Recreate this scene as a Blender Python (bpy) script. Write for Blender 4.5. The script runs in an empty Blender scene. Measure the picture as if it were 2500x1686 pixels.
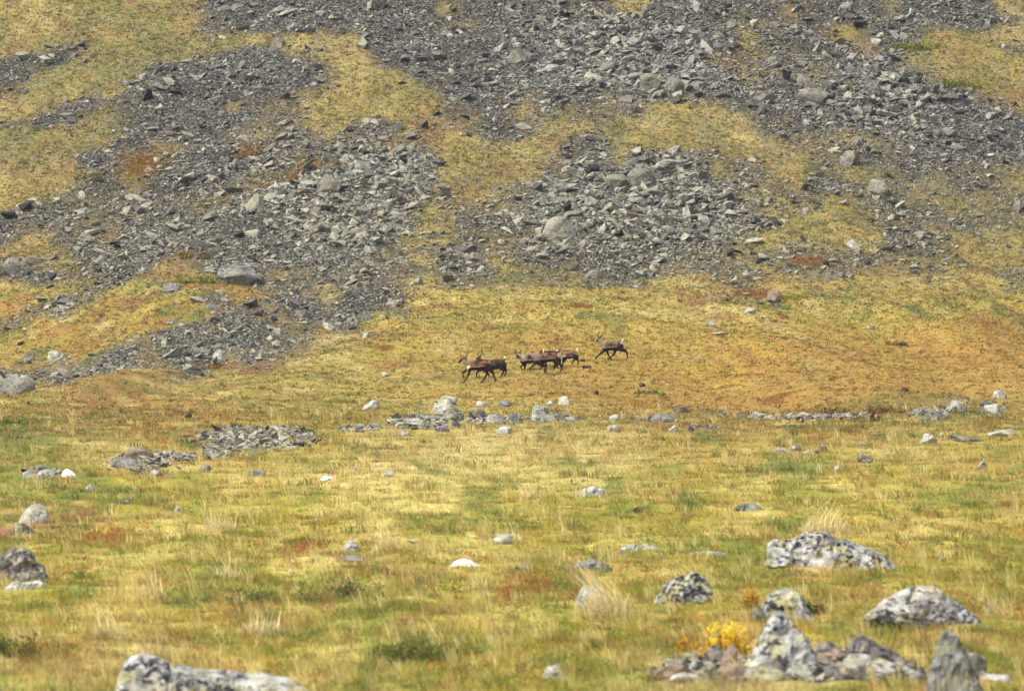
import bpy, bmesh, math, random
import numpy as np
from mathutils import Vector, Matrix, noise as mnoise

# ------------------------------------------------------------------ camera, sky, sun
scn = bpy.context.scene
COL = scn.collection
F = 2500 * 300 / 36.0            # focal length in photograph pixels
VH = 1250.0                      # row of eye level
cam_d = bpy.data.cameras.new('camera'); cam = bpy.data.objects.new('camera', cam_d); COL.objects.link(cam)
cam_d.lens = 300; cam_d.sensor_width = 36; cam_d.clip_start = 0.5; cam_d.clip_end = 20000
cam.rotation_euler = (math.pi/2 + math.atan((VH-843)/F), 0, 0)
cam_d.dof.use_dof = True; cam_d.dof.focus_distance = 470; cam_d.dof.aperture_fstop = 3.6
scn.camera = cam
SUN_EL, SUN_AZ = math.radians(47), math.radians(232)   # azimuth clockwise from +Y: high, behind the camera and left
w = bpy.data.worlds.new('World'); scn.world = w; w.use_nodes = True
nt = w.node_tree; sky = nt.nodes.new('ShaderNodeTexSky'); sky.sky_type = 'NISHITA'; sky.sun_disc = False
sky.sun_elevation = SUN_EL; sky.sun_rotation = SUN_AZ; sky.air_density = 1.0; sky.dust_density = 4.0
hs = nt.nodes.new('ShaderNodeHueSaturation'); hs.inputs['Saturation'].default_value = .40      # thin high cloud takes the blue out of the sky
nt.links.new(sky.outputs[0], hs.inputs['Color']); nt.links.new(hs.outputs[0], nt.nodes['Background'].inputs[0]); nt.nodes['Background'].inputs[1].default_value = 0.10
sd = bpy.data.lights.new('sun', 'SUN'); sun = bpy.data.objects.new('sun', sd); COL.objects.link(sun)
sd.energy = 1.2; sd.angle = math.radians(22); sd.color = (1, 0.95, 0.87)
dirv = Vector((math.sin(SUN_AZ)*math.cos(SUN_EL), math.cos(SUN_AZ)*math.cos(SUN_EL), math.sin(SUN_EL)))
sun.rotation_euler = dirv.to_track_quat('Z', 'Y').to_euler()
scn.view_settings.view_transform = 'Standard'; scn.view_settings.look = 'None'
scn.view_settings.exposure = 1.72; scn.view_settings.gamma = 1.0

rng = np.random.default_rng(11)
random.seed(5)

# ------------------------------------------------------------------ helpers
def tag(o, label=None, cat=None, group=None, kind=None):
    if label: o['label'] = label
    if cat: o['category'] = cat
    if group: o['group'] = group
    if kind: o['kind'] = kind
    return o

def new_obj(name, me, mat=None, parent=None):
    o = bpy.data.objects.new(name, me); COL.objects.link(o)
    if mat: me.materials.append(mat)
    if parent: o.parent = parent
    return o

def np_mesh(name, co, loops, counts, colors=None, cname='col', smooth=False):
    me = bpy.data.meshes.new(name)
    co = np.asarray(co, np.float32); loops = np.asarray(loops, np.int32).ravel(); counts = np.asarray(counts, np.int32)
    me.vertices.add(len(co)); me.vertices.foreach_set('co', co.ravel())
    me.loops.add(len(loops)); me.loops.foreach_set('vertex_index', loops)
    me.polygons.add(len(counts))
    st = np.concatenate([[0], np.cumsum(counts)[:-1]]).astype(np.int32)
    me.polygons.foreach_set('loop_start', st); me.polygons.foreach_set('loop_total', counts)
    me.polygons.foreach_set('use_smooth', np.full(len(counts), smooth, bool))
    if colors is not None:
        a = me.color_attributes.new(cname, 'FLOAT_COLOR', 'POINT')
        c = np.ones((len(co), 4), np.float32); c[:, :3] = colors
        a.data.foreach_set('color', c.ravel())
    me.update(calc_edges=True)
    return me

def hash2(ix, iy, seed):
    h = (ix.astype(np.int64)*374761393 + iy.astype(np.int64)*668265263 + seed*1442695041) & 0x7fffffff
    h = ((h ^ (h >> 13))*1274126177) & 0x7fffffff
    return ((h ^ (h >> 16)) & 0xffff)/65535.0

def vnoise(x, y, seed=0):
    ix = np.floor(x); iy = np.floor(y); fx = x-ix; fy = y-iy
    fx = fx*fx*(3-2*fx); fy = fy*fy*(3-2*fy)
    a = hash2(ix, iy, seed); b = hash2(ix+1, iy, seed); c = hash2(ix, iy+1, seed); d = hash2(ix+1, iy+1, seed)
    return (a*(1-fx)+b*fx)*(1-fy) + (c*(1-fx)+d*fx)*fy

def fbm(x, y, octv=4, seed=0):
    s = 0; a = 0.5; t = 0
    for k in range(octv):
        s = s + a*vnoise(x*(2**k), y*(2**k), seed+17*k); t += a; a *= 0.5
    return s/t                      # 0..1

def sstep(a, b, x):
    t = np.clip((x-a)/(b-a), 0, 1); return t*t*(3-2*t)

# ------------------------------------------------------------------ terrain: distance of the ground along every line of sight
TV = [-1400, -700, -300, 0, 300, 600, 700, 780, 843, 900, 950, 1000, 1050, 1100, 1150, 1220, 1300, 1400, 1500, 1600, 1686, 1900, 2300, 4400, 12000]
TD = [660, 592, 562, 541, 520, 499, 491, 483, 474, 461, 444, 420, 388, 353, 320, 281, 245, 213, 188, 167, 152, 114, 66, 15, 4]
_vv = np.arange(-1400, 2301, 2.0)
_dd = np.interp(_vv, TV, np.log(TD))
_k = np.exp(-0.5*(np.arange(-30, 31)/9.0)**2); _k /= _k.sum()
_ds = np.convolve(np.pad(_dd, 30, mode='edge'), _k, 'valid')
_ds[:40] = _dd[:40]; _ds[-40:] = _dd[-40:]
def D0(v):
    return np.exp(np.where(v > 2290, np.interp(v, TV, np.log(TD)), np.interp(v, _vv, _ds)))
def Dist(u, v):
    k = 110*np.clip((u-1350)/1250, -2, 2)**2
    k = k*(1-sstep(760, 1010, v))*0.9
    roll = 34*(fbm(u/520+3, v/520, 2, 91)-0.5)*sstep(1050, 1250, v)*(1-sstep(2000, 2300, v))
    return D0(v-k+roll)

US = np.concatenate([-np.geomspace(9000, 75, 40), np.arange(-60, 2561, 3.0), 2500+np.geomspace(75, 9000, 40)])
VS = np.concatenate([np.linspace(-1400, -130, 60), np.arange(-120, 1801, 3.0), np.geomspace(1810, 12000, 60)])
UU, VV = np.meshgrid(US, VS)
DD = Dist(UU, VV)
GX = DD*(UU-1250)/F; GY = DD.copy(); GZ = DD*(VH-VV)/F

# ------------------------------------------------------------------ what grows where (surveyed on the slope in cells)
SCREE = """
00000000 58888 888884688857 44 88666 46884888 8
0000000065788 8 7887758999799 9 884566257768 75
00230004313422 38889899999999 973667636521 34
566200236887 32 15888989999999 834667764212 26
6113016899987 4 01388888888999 974554678631 11
310126589876 53 00115763785578 788876479876 31
035734787454 11 01005463555540 226887788998 64
467325866754 32 56441575235113 112678776999 98
00123734743465 64241131266122 4423554358999 9
032763 4786752 3 58672142565377 7352255756888 8
000262 7887446 7 99863223676786 4243254456544 4
00156 4 7654479 9 99864256665897 6633367353353 2
02665 5 6535799 9 87634644577999 8853532455534 4
476446 88777998 87624788999998 986511245545 43
515638 8877877 7 75344 6 45678899 8752221166622 2
001577525745 56 76447846768776 553454454454 22
663354113862 45 45537745547663 345244531342 24
001431200025 41 76510000000000 124203101001 04
136310004234 66 62541300200000 011421110000 00
311001002554 42 24123100000000 000000000000 00
000031365754 30 00000000000000 000000000000 00
032024377353 00 00000000000000 000000000000 00
445465241000 00 00000000000000 000000000000 00
527210000000 00 00000000000000 000000000000 00
220000000000 00 00000000000000 000000000000 00
"""
SG = np.array([[int(c) for c in (r.replace(' ', '')+'0'*42)[:42]] for r in SCREE.strip().split('\n')], float)/9.0
# 0 yellow, 1 straw, 2 tan, 3 orange, 4 olive, 5 dark green, 6 rust, 7 bright yellow
VEG = """
0 4 4 0 6 2 2 2 2 2 2 2 2 2 2 2 0 0 0 3 2 2 4 2 2
3 4 4 4 0 6 0 2 2 2 2 2 2 2 2 2 2 2 2 0 3 3 4 4 0
2 3 4 4 4 2 2 2 0 0 2 2 2 2 2 2 2 2 0 2 3 4 4 3 0
4 3 4 3 2 3 2 2 0 0 0 2 2 2 2 2 2 0 2 2 3 2 3 4 3
4 3 4 3 2 2 0 0 0 0 0 0 0 0 0 0 0 0 2 2 2 2 3 3 3
3 3 3 4 6 2 6 2 6 2 0 0 0 0 0 0 0 0 0 2 2 2 2 2 3
0 0 3 6 2 2 2 6 6 0 0 0 0 0 0 0 0 0 0 0 2 2 2 2 2
0 3 6 2 6 6 3 2 2 0 0 0 0 0 2 2 2 2 0 0 0 0 0 0 2
3 3 3 3 3 2 2 6 6 0 0 0 0 0 0 2 2 0 0 0 0 3 3 0 0
3 4 3 3 3 6 3 2 3 6 0 0 0 0 0 0 0 0 0 0 6 0 0 3 0
3 4 0 4 4 3 3 2 2 0 0 0 0 0 0 0 0 6 0 0 0 0 0 0 0
4 3 0 0 0 3 2 2 3 0 0 0 0 0 0 0 0 0 0 0 0 0 3 3 3
0 0 3 6 2 6 6 4 4 0 0 0 0 0 0 0 0 7 3 3 3 3 3 3 3
3 6 3 3 0 0 4 0 0 0 0 0 0 3 3 3 3 3 3 3 3 3 3 3 3
4 3 3 3 3 3 0 0 0 0 0 0 0 0 0 3 3 3 3 3 3 5 5 4 0
4 4 4 3 3 3 0 0 0 1 1 1 1 1 1 0 0 0 0 0 0 0 0 0 0
4 4 0 0 0 0 0 1 1 1 1 1 1 1 1 1 0 0 4 4 0 0 0 0 0
0 0 0 4 0 0 0 0 1 1 1 1 0 0 4 4 0 0 0 4 4 0 0 0 3
6 6 0 0 1 0 0 0 0 1 4 4 4 0 0 0 0 0 1 0 0 0 0 0 0
4 0 4 0 1 0 0 6 6 0 1 1 1 0 4 0 0 4 3 3 4 3 4 4 4
0 4 0 1 0 5 4 4 4 4 0 0 6 4 6 0 1 0 3 3 0 3 0 3 4
0 0 1 0 0 3 3 0 4 5 0 0 0 4 4 0 0 0 3 3 4 3 0 4 3
5 3 0 3 0 1 0 4 1 5 5 4 0 4 0 4 4 0 7 4 2 4 2 2 3
5 4 2 2 2 0 0 1 1 5 4 0 0 4 4 4 2 2 2 2 2 4 2 3 4
"""
PAL = dict(y=(.34, .262, .062), p=(.45, .365, .135), t=(.33, .26, .125), o=(.30, .175, .048), g=(.195, .190, .045), G=(.095, .125, .038), r=(.22, .11, .055), Y=(.50, .36, .05))
KIND = [PAL['y'], PAL['p'], PAL['t'], PAL['o'], PAL['g'], PAL['G'], PAL['r'], PAL['Y']]
VGRID = np.array([[KIND[int(c)] for c in r.split()] for r in VEG.strip().split('\n')])
def bil(G, x, y):
    h, wd = G.shape[:2]
    x = np.clip(x, 0, wd-1.001); y = np.clip(y, 0, h-1.001)
    ix = x.astype(int); iy = y.astype(int); fx = x-ix; fy = y-iy
    if G.ndim == 3: fx = fx[..., None]; fy = fy[..., None]
    return (G[iy, ix]*(1-fx)+G[iy, ix+1]*fx)*(1-fy) + (G[iy+1, ix]*(1-fx)+G[iy+1, ix+1]*fx)*fy

# long streaks of rubble on the terrace edge: (u, v, ru, rv, strength)
BAND = [(620, 1075, 130, 26, .95), (560, 1092, 70, 14, .9), (450, 1118, 110, 11, .85), (700, 1056, 60, 12, .8), (345, 1132, 80, 14, .8), (115, 1160, 60, 9, .7), (1045, 1030, 90, 18, .85), (880, 1045, 50, 10, .8),
        (1190, 1022, 60, 14, .7), (1345, 1020, 70, 14, .75), (1610, 1022, 60, 10, .6), (1990, 1020, 150, 12, .75), (2275, 1012, 50, 14, .8), (1800, 1006, 120, 9, .45),
        (2340, 992, 40, 14, .7), (2425, 1000, 50, 16, .6), (1740, 735, 60, 14, .35), (1890, 735, 14, 14, .7), (1720, 1045, 40, 8, .4),
        (1730, 1652, 130, 34, .8), (1990, 1658, 230, 40, .85), (760, 772, 70, 22, .45), (2000, 1100, 60, 6, .2)]
def spur(u, v, x, y):
    """surface coordinates (m) that run round the flanks of the spur on the hill and straight over the meadow"""
    h = 1-sstep(900, 1000, v)
    b = v-.00019*(u-1250)**2
    y = D0(v-.00005*(u-1850)**2*(1-sstep(1200, 1600, v)))
    return x*(1-h)+u/42*h, y*(1-h)+b/42*(2.6+3.2*sstep(540, 760, v))*h
def scree_at(u, v, x, y):
    x, y = spur(u, v, x, y); lift = .085*(1-sstep(780, 1050, u))*(v < 960)+.13*sstep(540, 640, v)*(1-sstep(900, 960, v))*(1-sstep(700, 1000, u))+.07*sstep(1500, 1750, u)*sstep(360, 430, v)*(1-sstep(690, 760, v))
    n1 = fbm(x/7, y/14, 3, 5)-.5; n2 = fbm(x/7+40, y/14+9, 3, 8)-.5
    s = bil(SG, (u+50*n1-30)/59.5, (v+42*n2-20)/40.7)**1.17*(1-sstep(930, 980, v))
    for (bu, bv, ru, rv, st) in BAND:
        r = ((u+20*n1-bu)/ru)**2+((v+14*n2-bv)/rv)**2
        s = np.maximum(s, st*np.exp(-r**1.5*0.7))
    f = fbm(x/1.7, y/1.6, 6, 21)-.5; g = fbm(x/8.0, y/6, 3, 33)-.5
    return np.clip(s*.98 + 0.42*f + 0.24*g + lift + .01, 0, 1)*sstep(0.02, 0.14, s)

def veg_col(u, v, x, y):
    near = sstep(1000, 1250, v); x, y = spur(u, v, x, y); y = y/(1+2.6*sstep(960, 1060, v))
    sx = 4.5*(1-near)+2.6*near
    n1 = fbm(x/sx, y/(2.4*sx), 3, 51)-.5; n2 = fbm(x/sx+31, y/(2.4*sx)+7, 3, 57)-.5
    m1 = fbm(x/.9+5, y/1.2, 3, 53)-.5; m2 = fbm(x/.9+25, y/1.2+3, 3, 54)-.5
    c = bil(VGRID, (u+340*n1+150*m1-50)/100, (v+170*n2+90*m2-35)/70)
    a = fbm(x/(sx*.42), y/(sx*.9), 4, 61); b = fbm(x/(sx*.42)+11, y/(sx*.9)+5, 4, 67)
    d = fbm(x/(sx*1.6), y/(sx*3.4), 3, 71)
    def mix(c, col, t): t = np.clip(t, 0, 1)[..., None]; return c*(1-t)+np.array(col)*t
    c = mix(c, PAL['g'], .85*sstep(.56, .72, a))
    c = mix(c, PAL['o'], (.7-.35*near)*sstep(.56, .74, b))
    c = mix(c, PAL['p'], .75*sstep(.56, .74, 1-a))
    c = mix(c, PAL['G'], .72*sstep(.56, .72, d*.5+a*.5))
    c = mix(c, PAL['r'], .75*sstep(.63, .74, b*.6+(1-d)*.4))
    e = fbm(x/.5+3, y/.8, 3, 77)
    c = mix(c, (.16, .145, .105), .6*sstep(.52, .70, e)*(1-near)*(1-sstep(640, 760, v)))
    c = mix(c, PAL['g'], .35*near*sstep(.40, .60, fbm(x/1.9, y/6, 3, 79)))
    hl = (1-sstep(560, 800, v))
    khaki = np.array((.245, .200, .095))*(.6+.8*fbm(x/1.1+8, y/1.6, 3, 83))[..., None]
    c = c+(khaki-c)*(.50*hl)[..., None]
    gold = sstep(760, 830, v)*(1-sstep(960, 1010, v))*sstep(700, 1600, u)*.52
    c = c+(np.array((.36, .21, .042))*(.7+.6*a)[..., None]-c)*gold[..., None]
    warm = (1-sstep(.02, .10, c[..., 0]-c[..., 1]))     # keep the straw of the meadow a clear yellow
    c = c+(c*np.array((.97, 1.0, .68))-c)*(near*warm)[..., None]
    return c*(.90+.32*near-.10*hl)[..., None]

HS = 1-sstep(960, 1030, VV)               # hill part
SC = scree_at(UU, VV, GX, GY)
SCG = SC*(1-.6*sstep(940, 990, VV))
VC = veg_col(UU, VV, GX, GY)
fadeu = (1-sstep(4200, 9000, np.abs(UU-1250)))
GZ = GZ + HS*fadeu*(0.9*(fbm(GX/11, GY/11, 3, 101)-.5) + 0.34*(fbm(GX/2.2, GY/2.2, 3, 111)-.5)*(0.5+SC))
crest = 1-0.5*np.exp(-((VV-1040)/70)**2)
GZ = GZ + (1-HS)*fadeu*crest*(0.50*(fbm(GX/5, GY/7, 3, 121)-.5) + 0.32*(fbm(GX/1.2, GY/2.6, 3, 131)-.5))
BB = VV-.00019*np.clip(UU-1250, -1800, 1800)**2
GZ = GZ + HS*fadeu*1.5*(fbm(UU/430+7, BB/85, 3, 151)-.5)
GZ = GZ + HS*(1-SC)*0.26*(fbm(GX/1.0, GY/1.3, 4, 141)-.5)

I0 = int(np.where(US == -60)[0][0]); J0 = int(np.where(VS == -120)[0][0])
def ground(u, v):
    """point of the ground surface at grid position (u, v)"""
    x = (np.asarray(u, float)+60)/3; y = (np.asarray(v, float)+120)/3
    x = np.clip(x, 0, 872.9); y = np.clip(y, 0, 639.9)
    ix = x.astype(int); iy = y.astype(int); fx = x-ix; fy = y-iy
    ix += I0; iy += J0
    def g(G): return (G[iy, ix]*(1-fx)+G[iy, ix+1]*fx)*(1-fy)+(G[iy+1, ix]*(1-fx)+G[iy+1, ix+1]*fx)*fy
    return np.stack([g(GX), g(GY), g(GZ)], -1), g(SC)
def gpt(u, v):
    t = float(v)
    for k in range(8):                      # the turf is hummocky: step up or down the slope to the surveyed spot
        p, s = ground(np.array([u]), np.array([t])); t += .7*(v-(VH-p[0][2]/p[0][1]*F))
    return Vector(p[0])

# ------------------------------------------------------------------ materials
def nodes_of(m):
    m.use_nodes = True; n = m.node_tree.nodes; b = n['Principled BSDF']
    b.inputs['Roughness'].default_value = .95; b.inputs['Specular IOR Level'].default_value = .12
    return m.node_tree, n, b
def ramp(n, stops):
    r = n.new('ShaderNodeValToRGB'); e = r.color_ramp.elements
    e[0].position, e[0].color = stops[0][0], (*stops[0][1], 1)
    e[1].position, e[1].color = stops[-1][0], (*stops[-1][1], 1)
    for p, c in stops[1:-1]:
        k = e.new(p); k.color = (*c, 1)
    return r
def mixn(nt, fac, a, b, mode='MIX'):
    m = nt.nodes.new('ShaderNodeMix'); m.data_type = 'RGBA'; m.blend_type = mode
    for s, i in ((fac, 0), (a, 6), (b, 7)):
        if hasattr(s, 'links'): nt.links.new(s, m.inputs[i])
        elif i == 0: m.inputs[0].default_value = s
        else: m.inputs[i].default_value = (*s, 1)
    return m.outputs[2]
def noisen(nt, vec, scale, detail=4, rough=.6):
    t = nt.nodes.new('ShaderNodeTexNoise'); t.inputs['Scale'].default_value = scale
    t.inputs['Detail'].default_value = detail; t.inputs['Roughness'].default_value = rough
    if vec is not None: nt.links.new(vec, t.inputs['Vector'])
    return t.outputs['Fac']

def ground_mat():
    m = bpy.data.materials.new('tundra_ground'); nt, n, b = nodes_of(m)
    geo = n.new('ShaderNodeNewGeometry').outputs['Position']
    at = n.new('ShaderNodeAttribute'); at.attribute_name = 'col'
    sc = n.new('ShaderNodeAttribute'); sc.attribute_name = 'scree'
    f1 = noisen(nt, geo, 7.0, 5, .7)
    r1 = ramp(n, [(.3, (.30, .28, .25)), (.5, (.85, .85, .85)), (.7, (1.35, 1.3, 1.2))]); nt.links.new(f1, r1.inputs[0])
    veg = mixn(nt, 1.0, at.outputs['Color'], r1.outputs[0], 'MULTIPLY')
    f2 = noisen(nt, geo, 2.3, 4, .65)
    r2 = ramp(n, [(.47, (0, 0, 0)), (.62, (1, 1, 1))]); nt.links.new(f2, r2.inputs[0])
    veg2 = mixn(nt, r2.outputs[0], veg, mixn(nt, 1.0, veg, (.75, .78, .55), 'MULTIPLY'))
    vo = n.new('ShaderNodeTexVoronoi'); vo.inputs['Scale'].default_value = 6.5; nt.links.new(geo, vo.inputs['Vector'])
    rr = ramp(n, [(0, (.12, .11, .085)), (.35, (.06, .055, .046)), (.6, (.014, .013, .013))]); nt.links.new(vo.outputs['Distance'], rr.inputs[0])  # gravel colour; dark cell rims paint in the shade of the crevices
    fa = n.new('ShaderNodeMath'); fa.operation = 'MULTIPLY_ADD'; fa.inputs[1].default_value = .7; f3 = noisen(nt, geo, 4.5, 6, .8); nt.links.new(f3, fa.inputs[0]); nt.links.new(sc.outputs['Fac'], fa.inputs[2])
    fs = ramp(n, [(.72, (0, 0, 0)), (1.12, (1, 1, 1))]); nt.links.new(fa.outputs[0], fs.inputs[0])
    c = mixn(nt, fs.outputs[0], veg2, rr.outputs[0])
    nt.links.new(c, b.inputs['Base Color'])
    bp = n.new('ShaderNodeBump'); bp.inputs['Strength'].default_value = .8; bp.inputs['Distance'].default_value = .08
    nt.links.new(f1, bp.inputs['Height']); nt.links.new(bp.outputs[0], b.inputs['Normal'])
    return m
def leaf_mat(name='foliage'):
    m = bpy.data.materials.new(name); m.use_nodes = True; nt = m.node_tree; n = nt.nodes; n.clear()
    at = n.new('ShaderNodeAttribute'); at.attribute_name = 'col'
    d = n.new('ShaderNodeBsdfDiffuse'); t = n.new('ShaderNodeBsdfTranslucent'); mx = n.new('ShaderNodeMixShader'); o = n.new('ShaderNodeOutputMaterial')
    mx.inputs[0].default_value = .35
    for k in (d, t): nt.links.new(at.outputs['Color'], k.inputs['Color'])
    nt.links.new(d.outputs[0], mx.inputs[1]); nt.links.new(t.outputs[0], mx.inputs[2]); nt.links.new(mx.outputs[0], o.inputs[0])
    return m
def scree_mat():
    m = bpy.data.materials.new('scree_stone'); nt, n, b = nodes_of(m)
    geo = n.new('ShaderNodeNewGeometry').outputs['Position']
    at = n.new('ShaderNodeAttribute'); at.attribute_name = 'col'
    f = noisen(nt, geo, 5, 5, .7)
    r = ramp(n, [(.3, (.35, .35, .38)), (.5, (.9, .9, .9)), (.68, (1.35, 1.35, 1.2))]); nt.links.new(f, r.inputs[0])
    nt.links.new(mixn(nt, 1.0, at.outputs['Color'], r.outputs[0], 'MULTIPLY'), b.inputs['Base Color'])
    bp = n.new('ShaderNodeBump'); bp.inputs['Strength'].default_value = .6; bp.inputs['Distance'].default_value = .05
    nt.links.new(f, bp.inputs['Height']); nt.links.new(bp.outputs[0], b.inputs['Normal'])
    return m
def rock_mat(name, pale, grey, dark, scale=1.0, dark_amt=.5, lichen=(.42, .40, .20), moss=None):
    m = bpy.data.materials.new(name); nt, n, b = nodes_of(m)
    tc = n.new('ShaderNodeTexCoord').outputs['Object']
    oi = n.new('ShaderNodeObjectInfo')
    mp = n.new('ShaderNodeMapping'); nt.links.new(tc, mp.inputs['Vector']); mp.inputs['Scale'].default_value = (1, 1, 1.6)
    cm = n.new('ShaderNodeCombineXYZ'); ml = n.new('ShaderNodeMath'); ml.operation = 'MULTIPLY'; ml.inputs[1].default_value = 60
    nt.links.new(oi.outputs['Random'], ml.inputs[0]); nt.links.new(ml.outputs[0], cm.inputs[0]); nt.links.new(cm.outputs[0], mp.inputs['Location'])
    v = mp.outputs[0]
    a = noisen(nt, v, 3.2*scale, 5, .62); d = noisen(nt, v, 6.5*scale, 6, .7); c = noisen(nt, v, 2.1*scale, 4, .6); g = noisen(nt, v, 26*scale, 4, .7)
    ra = ramp(n, [(.40, grey), (.58, pale)]); nt.links.new(a, ra.inputs[0])
    rl = ramp(n, [(.50, (0, 0, 0)), (.60, (.75, .75, .75))]); nt.links.new(c, rl.inputs[0])
    col = mixn(nt, rl.outputs[0], ra.outputs[0], lichen)
    big = noisen(nt, v, 1.1*scale, 3, .5); ma_ = n.new('ShaderNodeMath'); ma_.operation = 'MULTIPLY_ADD'; ma_.inputs[1].default_value = .5
    nt.links.new(big, ma_.inputs[0]); nt.links.new(d, ma_.inputs[2])
    rd = ramp(n, [(dark_amt+.24, (0, 0, 0)), (dark_amt+.33, (1, 1, 1))]); nt.links.new(ma_.outputs[0], rd.inputs[0])
    col = mixn(nt, rd.outputs[0], col, dark)
    if moss:
        rm = ramp(n, [(.57, (0, 0, 0)), (.66, (.9, .9, .9))]); nt.links.new(noisen(nt, v, 4.5*scale, 4, .6), rm.inputs[0])
        col = mixn(nt, rm.outputs[0], col, moss)
    rg = ramp(n, [(.3, (.6, .6, .6)), (.65, (1.15, 1.15, 1.12))]); nt.links.new(g, rg.inputs[0])
    col = mixn(nt, 1.0, col, rg.outputs[0], 'MULTIPLY')
    nt.links.new(col, b.inputs['Base Color'])
    bp = n.new('ShaderNodeBump'); bp.inputs['Strength'].default_value = .7; bp.inputs['Distance'].default_value = .04
    nt.links.new(d, bp.inputs['Height']); nt.links.new(bp.outputs[0], b.inputs['Normal'])
    return m
MG = ground_mat(); ML = leaf_mat(); MS = scree_mat()
RM = dict(
    lichen=rock_mat('lichened_boulder', (.40, .40, .37), (.185, .185, .175), (.026, .026, .032), .9, .515, (.33, .31, .15)),
    white=rock_mat('white_quartz', (.70, .69, .66), (.52, .51, .49), (.4, .4, .4), 1, .70, (.8, .78, .7)),
    pale=rock_mat('pale_stone', (.38, .38, .345), (.22, .22, .20), (.045, .045, .048), 1.2, .56, (.27, .255, .14)),
    grey=rock_mat('grey_stone', (.21, .21, .19), (.11, .11, .105), (.03, .03, .034), 1.2, .55, (.20, .19, .11)),
    dark=rock_mat('dark_stone', (.15, .135, .125), (.07, .062, .06), (.02, .02, .024), 1.6, .54, (.34, .32, .23)),
    brown=rock_mat('brown_stone', (.24, .19, .14), (.14, .10, .075), (.035, .03, .03), 1.2, .56, (.22, .17, .10)),
    mossy=rock_mat('mossy_boulder', (.40, .40, .37), (.185, .185, .175), (.026, .026, .032), .9, .515, (.32, .30, .15), (.11, .07, .04)),
    scree_pale=rock_mat('pale_scree_block', (.25, .24, .195), (.16, .155, .128), (.05, .048, .05), 1.6, .58, (.30, .28, .17)),
    scree_grey=rock_mat('grey_scree_block', (.19, .182, .148), (.11, .106, .09), (.035, .033, .035), 1.6, .57, (.22, .21, .13)),
    peat=rock_mat('peat', (.06, .04, .025), (.035, .022, .016), (.012, .008, .007), 1, .6, (.09, .05, .025)))

# ------------------------------------------------------------------ ground sheet
nv, nu = GX.shape
idx = np.arange(nv*nu).reshape(nv, nu)
quads = np.stack([idx[:-1, :-1], idx[1:, :-1], idx[1:, 1:], idx[:-1, 1:]], -1).reshape(-1, 4)
gm = np_mesh('ground', np.stack([GX, GY, GZ], -1).reshape(-1, 3), quads, np.full(len(quads), 4), VC.reshape(-1, 3), smooth=True)
a = gm.attributes.new('scree', 'FLOAT', 'POINT'); a.data.foreach_set('value', SCG.astype(np.float32).ravel())
tag(new_obj('hillside', gm, MG), kind='structure')

# ------------------------------------------------------------------ stones: angular variants
def rock_variant(seed, npts=10):
    r = random.Random(seed); bm = bmesh.new()
    for k in range(npts):
        p = Vector((r.gauss(0, 1), r.gauss(0, 1), r.gauss(0, 1))).normalized()*r.uniform(.85, 1.1)
        bm.verts.new((p.x*.5, p.y*.42*r.uniform(.8, 1.1), p.z*.29))
    bmesh.ops.convex_hull(bm, input=bm.verts[:])
    for v in [v for v in bm.verts if not v.link_faces]: bm.verts.remove(v)
    bm.verts.ensure_lookup_table(); bm.verts.index_update()
    co = np.array([v.co[:] for v in bm.verts]); tr = np.array([[v.index for v in f.verts] for f in bm.faces if len(f.verts) == 3])
    bm.free(); return co, tr
VAR = [rock_variant(100+k) for k in range(16)]

def rot_mats(n, tilt=.5):
    z = rng.uniform(0, 2*np.pi, n); ax = rng.normal(0, tilt, n); ay = rng.normal(0, tilt, n)
    cz, sz = np.cos(z), np.sin(z); cx, sx = np.cos(ax), np.sin(ax); cy, sy = np.cos(ay), np.sin(ay)
    O = np.zeros(n); I = np.ones(n)
    Rz = np.stack([cz, -sz, O, sz, cz, O, O, O, I], -1).reshape(n, 3, 3)
    Rx = np.stack([I, O, O, O, cx, -sx, O, sx, cx], -1).reshape(n, 3, 3)
    Ry = np.stack([cy, O, sy, O, I, O, -sy, O, cy], -1).reshape(n, 3, 3)
    return Rx @ Ry @ Rz

def scatter_rocks(P, size, col, tilt=.38):
    cos, loops, cols, off = [], [], [], 0
    which = rng.integers(0, len(VAR), len(P)); R = rot_mats(len(P), tilt)
    for k, (co, tr) in enumerate(VAR):
        s = np.where(which == k)[0]
        if not len(s): continue
        c = co[None]*size[s][:, None, None]*np.stack([rng.uniform(.8, 1.55, len(s)), rng.uniform(.75, 1.1, len(s)), rng.uniform(.5, 1.0, len(s))], -1)[:, None]
        c = np.einsum('nij,nkj->nki', R[s], c) + P[s][:, None]
        cos.append(c.reshape(-1, 3))
        loops.append((tr[None]+(off+np.arange(len(s))*len(co))[:, None, None]).reshape(-1, 3))
        cols.append(np.repeat(col[s], len(co), 0)); off += len(s)*len(co)
    loops = np.concatenate(loops)
    return np.concatenate(cos), loops, np.full(len(loops), 3), np.concatenate(cols)

def rock_cols(n):
    t = rng.random((n, 1)); base = np.array((.085, .081, .069))*(1-t)+np.array((.30, .286, .218))*t
    m = rng.random((n, 1))
    base = np.where(m < .10, np.array((.22, .20, .145)), base)
    base = np.where(m > .92, np.array((.034, .032, .032)), base)
    return base*rng.uniform(.8, 1.15, (n, 1))

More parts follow.
